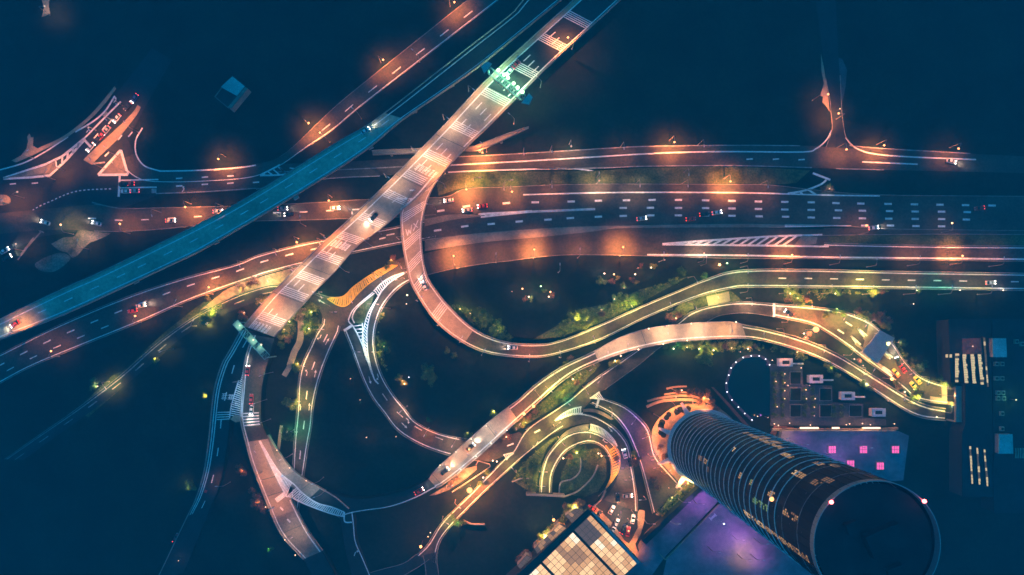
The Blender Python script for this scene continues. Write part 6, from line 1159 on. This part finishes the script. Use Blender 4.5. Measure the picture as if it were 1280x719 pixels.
cover([(980, 363), (1110, 363), (1100, 367), (1050, 368), (1012, 378), (990, 378), (982, 370)], 130, 'leaf2', 'hedge like undergrowth below the right hand ramp', seed=5)
cover([(1066, 388), (1085, 391), (1112, 404), (1116, 424), (1132, 440), (1148, 460), (1142, 462), (1124, 436), (1104, 410), (1088, 400), (1068, 393)], 120, 'leaf2', 'undergrowth along the upper edge of the toll plaza', seed=6)
cover([(378, 376), (396, 380), (402, 395), (401, 408), (392, 420), (380, 420), (378, 400)], 90, 'leaf2', 'undergrowth between footpath and small crossing', seed=7)
cover([(343, 408), (372, 388), (374, 402), (366, 420), (356, 436), (346, 430)], 90, 'leaf2', 'undergrowth below the lower end of the wide bridge', seed=8)
cover([(640, 600), (650, 585), (668, 566), (690, 549), (698, 546), (684, 560), (675, 575), (671, 600), (669, 614), (658, 612)], 110, 'leaf', 'undergrowth on the bank outside the small loop', seed=9)
cover([(250, 392), (262, 384), (282, 377), (270, 392), (252, 408), (246, 406)], 60, 'leaf2', 'undergrowth beside the curved road at lower left', seed=10)
cover([(668, 686), (673, 674), (690, 656), (700, 648), (709, 636), (724, 627), (733, 631), (716, 650), (700, 656), (675, 684)], 110, 'leaf2', 'yellow green planting left of the glowing hall', .9, 11)
cover([(820, 640), (862, 600), (870, 606), (827, 647)], 130, 'leaf2', 'clipped planting filling the hedge bed', .7, 12)
cover([(470, 400), (478, 388), (482, 395), (474, 412), (476, 440), (484, 465), (478, 462), (471, 440)], 50, 'leaf', 'undergrowth along the inside of the big curve', .8, 13)
cover([(700, 616), (703, 592), (714, 572), (730, 562), (748, 561), (756, 575), (740, 572), (722, 580), (712, 596), (708, 616)], 90, 'leaf', 'undergrowth on the round bank inside the small loop', .8, 14)
# zigzag trellis in front of the hall
zz = MB(); P0, P1 = (673, 684), (706, 656)
for i in range(12):
    u0, u1 = i / 12, (i + 1) / 12; a = (lerp(P0[0], P1[0], u0), lerp(P0[1], P1[1], u0)); b = (lerp(P0[0], P1[0], u1), lerp(P0[1], P1[1], u1))
    (a, b) = ((a[0] - 5, a[1] - 6), b) if i % 2 else (a, (b[0] - 5, b[1] - 6)); zz.tube([W(*a, 6.5), W(*b, 6.5)], .16, 5)
for u in (0, .5, 1): p = W(lerp(P0[0], P1[0], u), lerp(P0[1], P1[1], u), 6.5); zz.tube([(p.x, p.y, 0), p], .12, 6)
tag(zz.build('trellis', M['yellow']), 'yellow zigzag trellis over the hedge left of the hall', 'trellis')

# ------------------------------------------------------------------ every label singles out one thing
ORD = ['first', 'second', 'third', 'fourth', 'fifth', 'sixth', 'seventh', 'eighth', 'ninth', 'tenth', 'eleventh', 'twelfth', 'thirteenth', 'fourteenth', 'fifteenth', 'sixteenth', 'seventeenth', 'eighteenth', 'nineteenth', 'twentieth'] + [t + '-' + u for t in ('twenty', 'thirty', 'forty', 'fifty') for u in ('first', 'second', 'third', 'fourth', 'fifth', 'sixth', 'seventh', 'eighth', 'ninth', 'tenth')]
byk = {}
for o, d, zn, px in REG: byk.setdefault((d, zn), []).append((px[0], px[1], o))
for (d, zn), L in byk.items():
    L.sort(key=lambda q: (q[0], q[1])); n = len(L)
    for i, (x, y, o) in enumerate(L):
        if n == 1: o['label'] = '%s %s' % (d, zn)
        elif n == 2: o['label'] = '%s %s, %s of two' % (d, zn, ('left', 'right')[i])
        else: o['label'] = '%s %s, %s' % (d, zn, 'leftmost' if i == 0 else 'rightmost' if i == n - 1 else ORD[i] + ' from left')
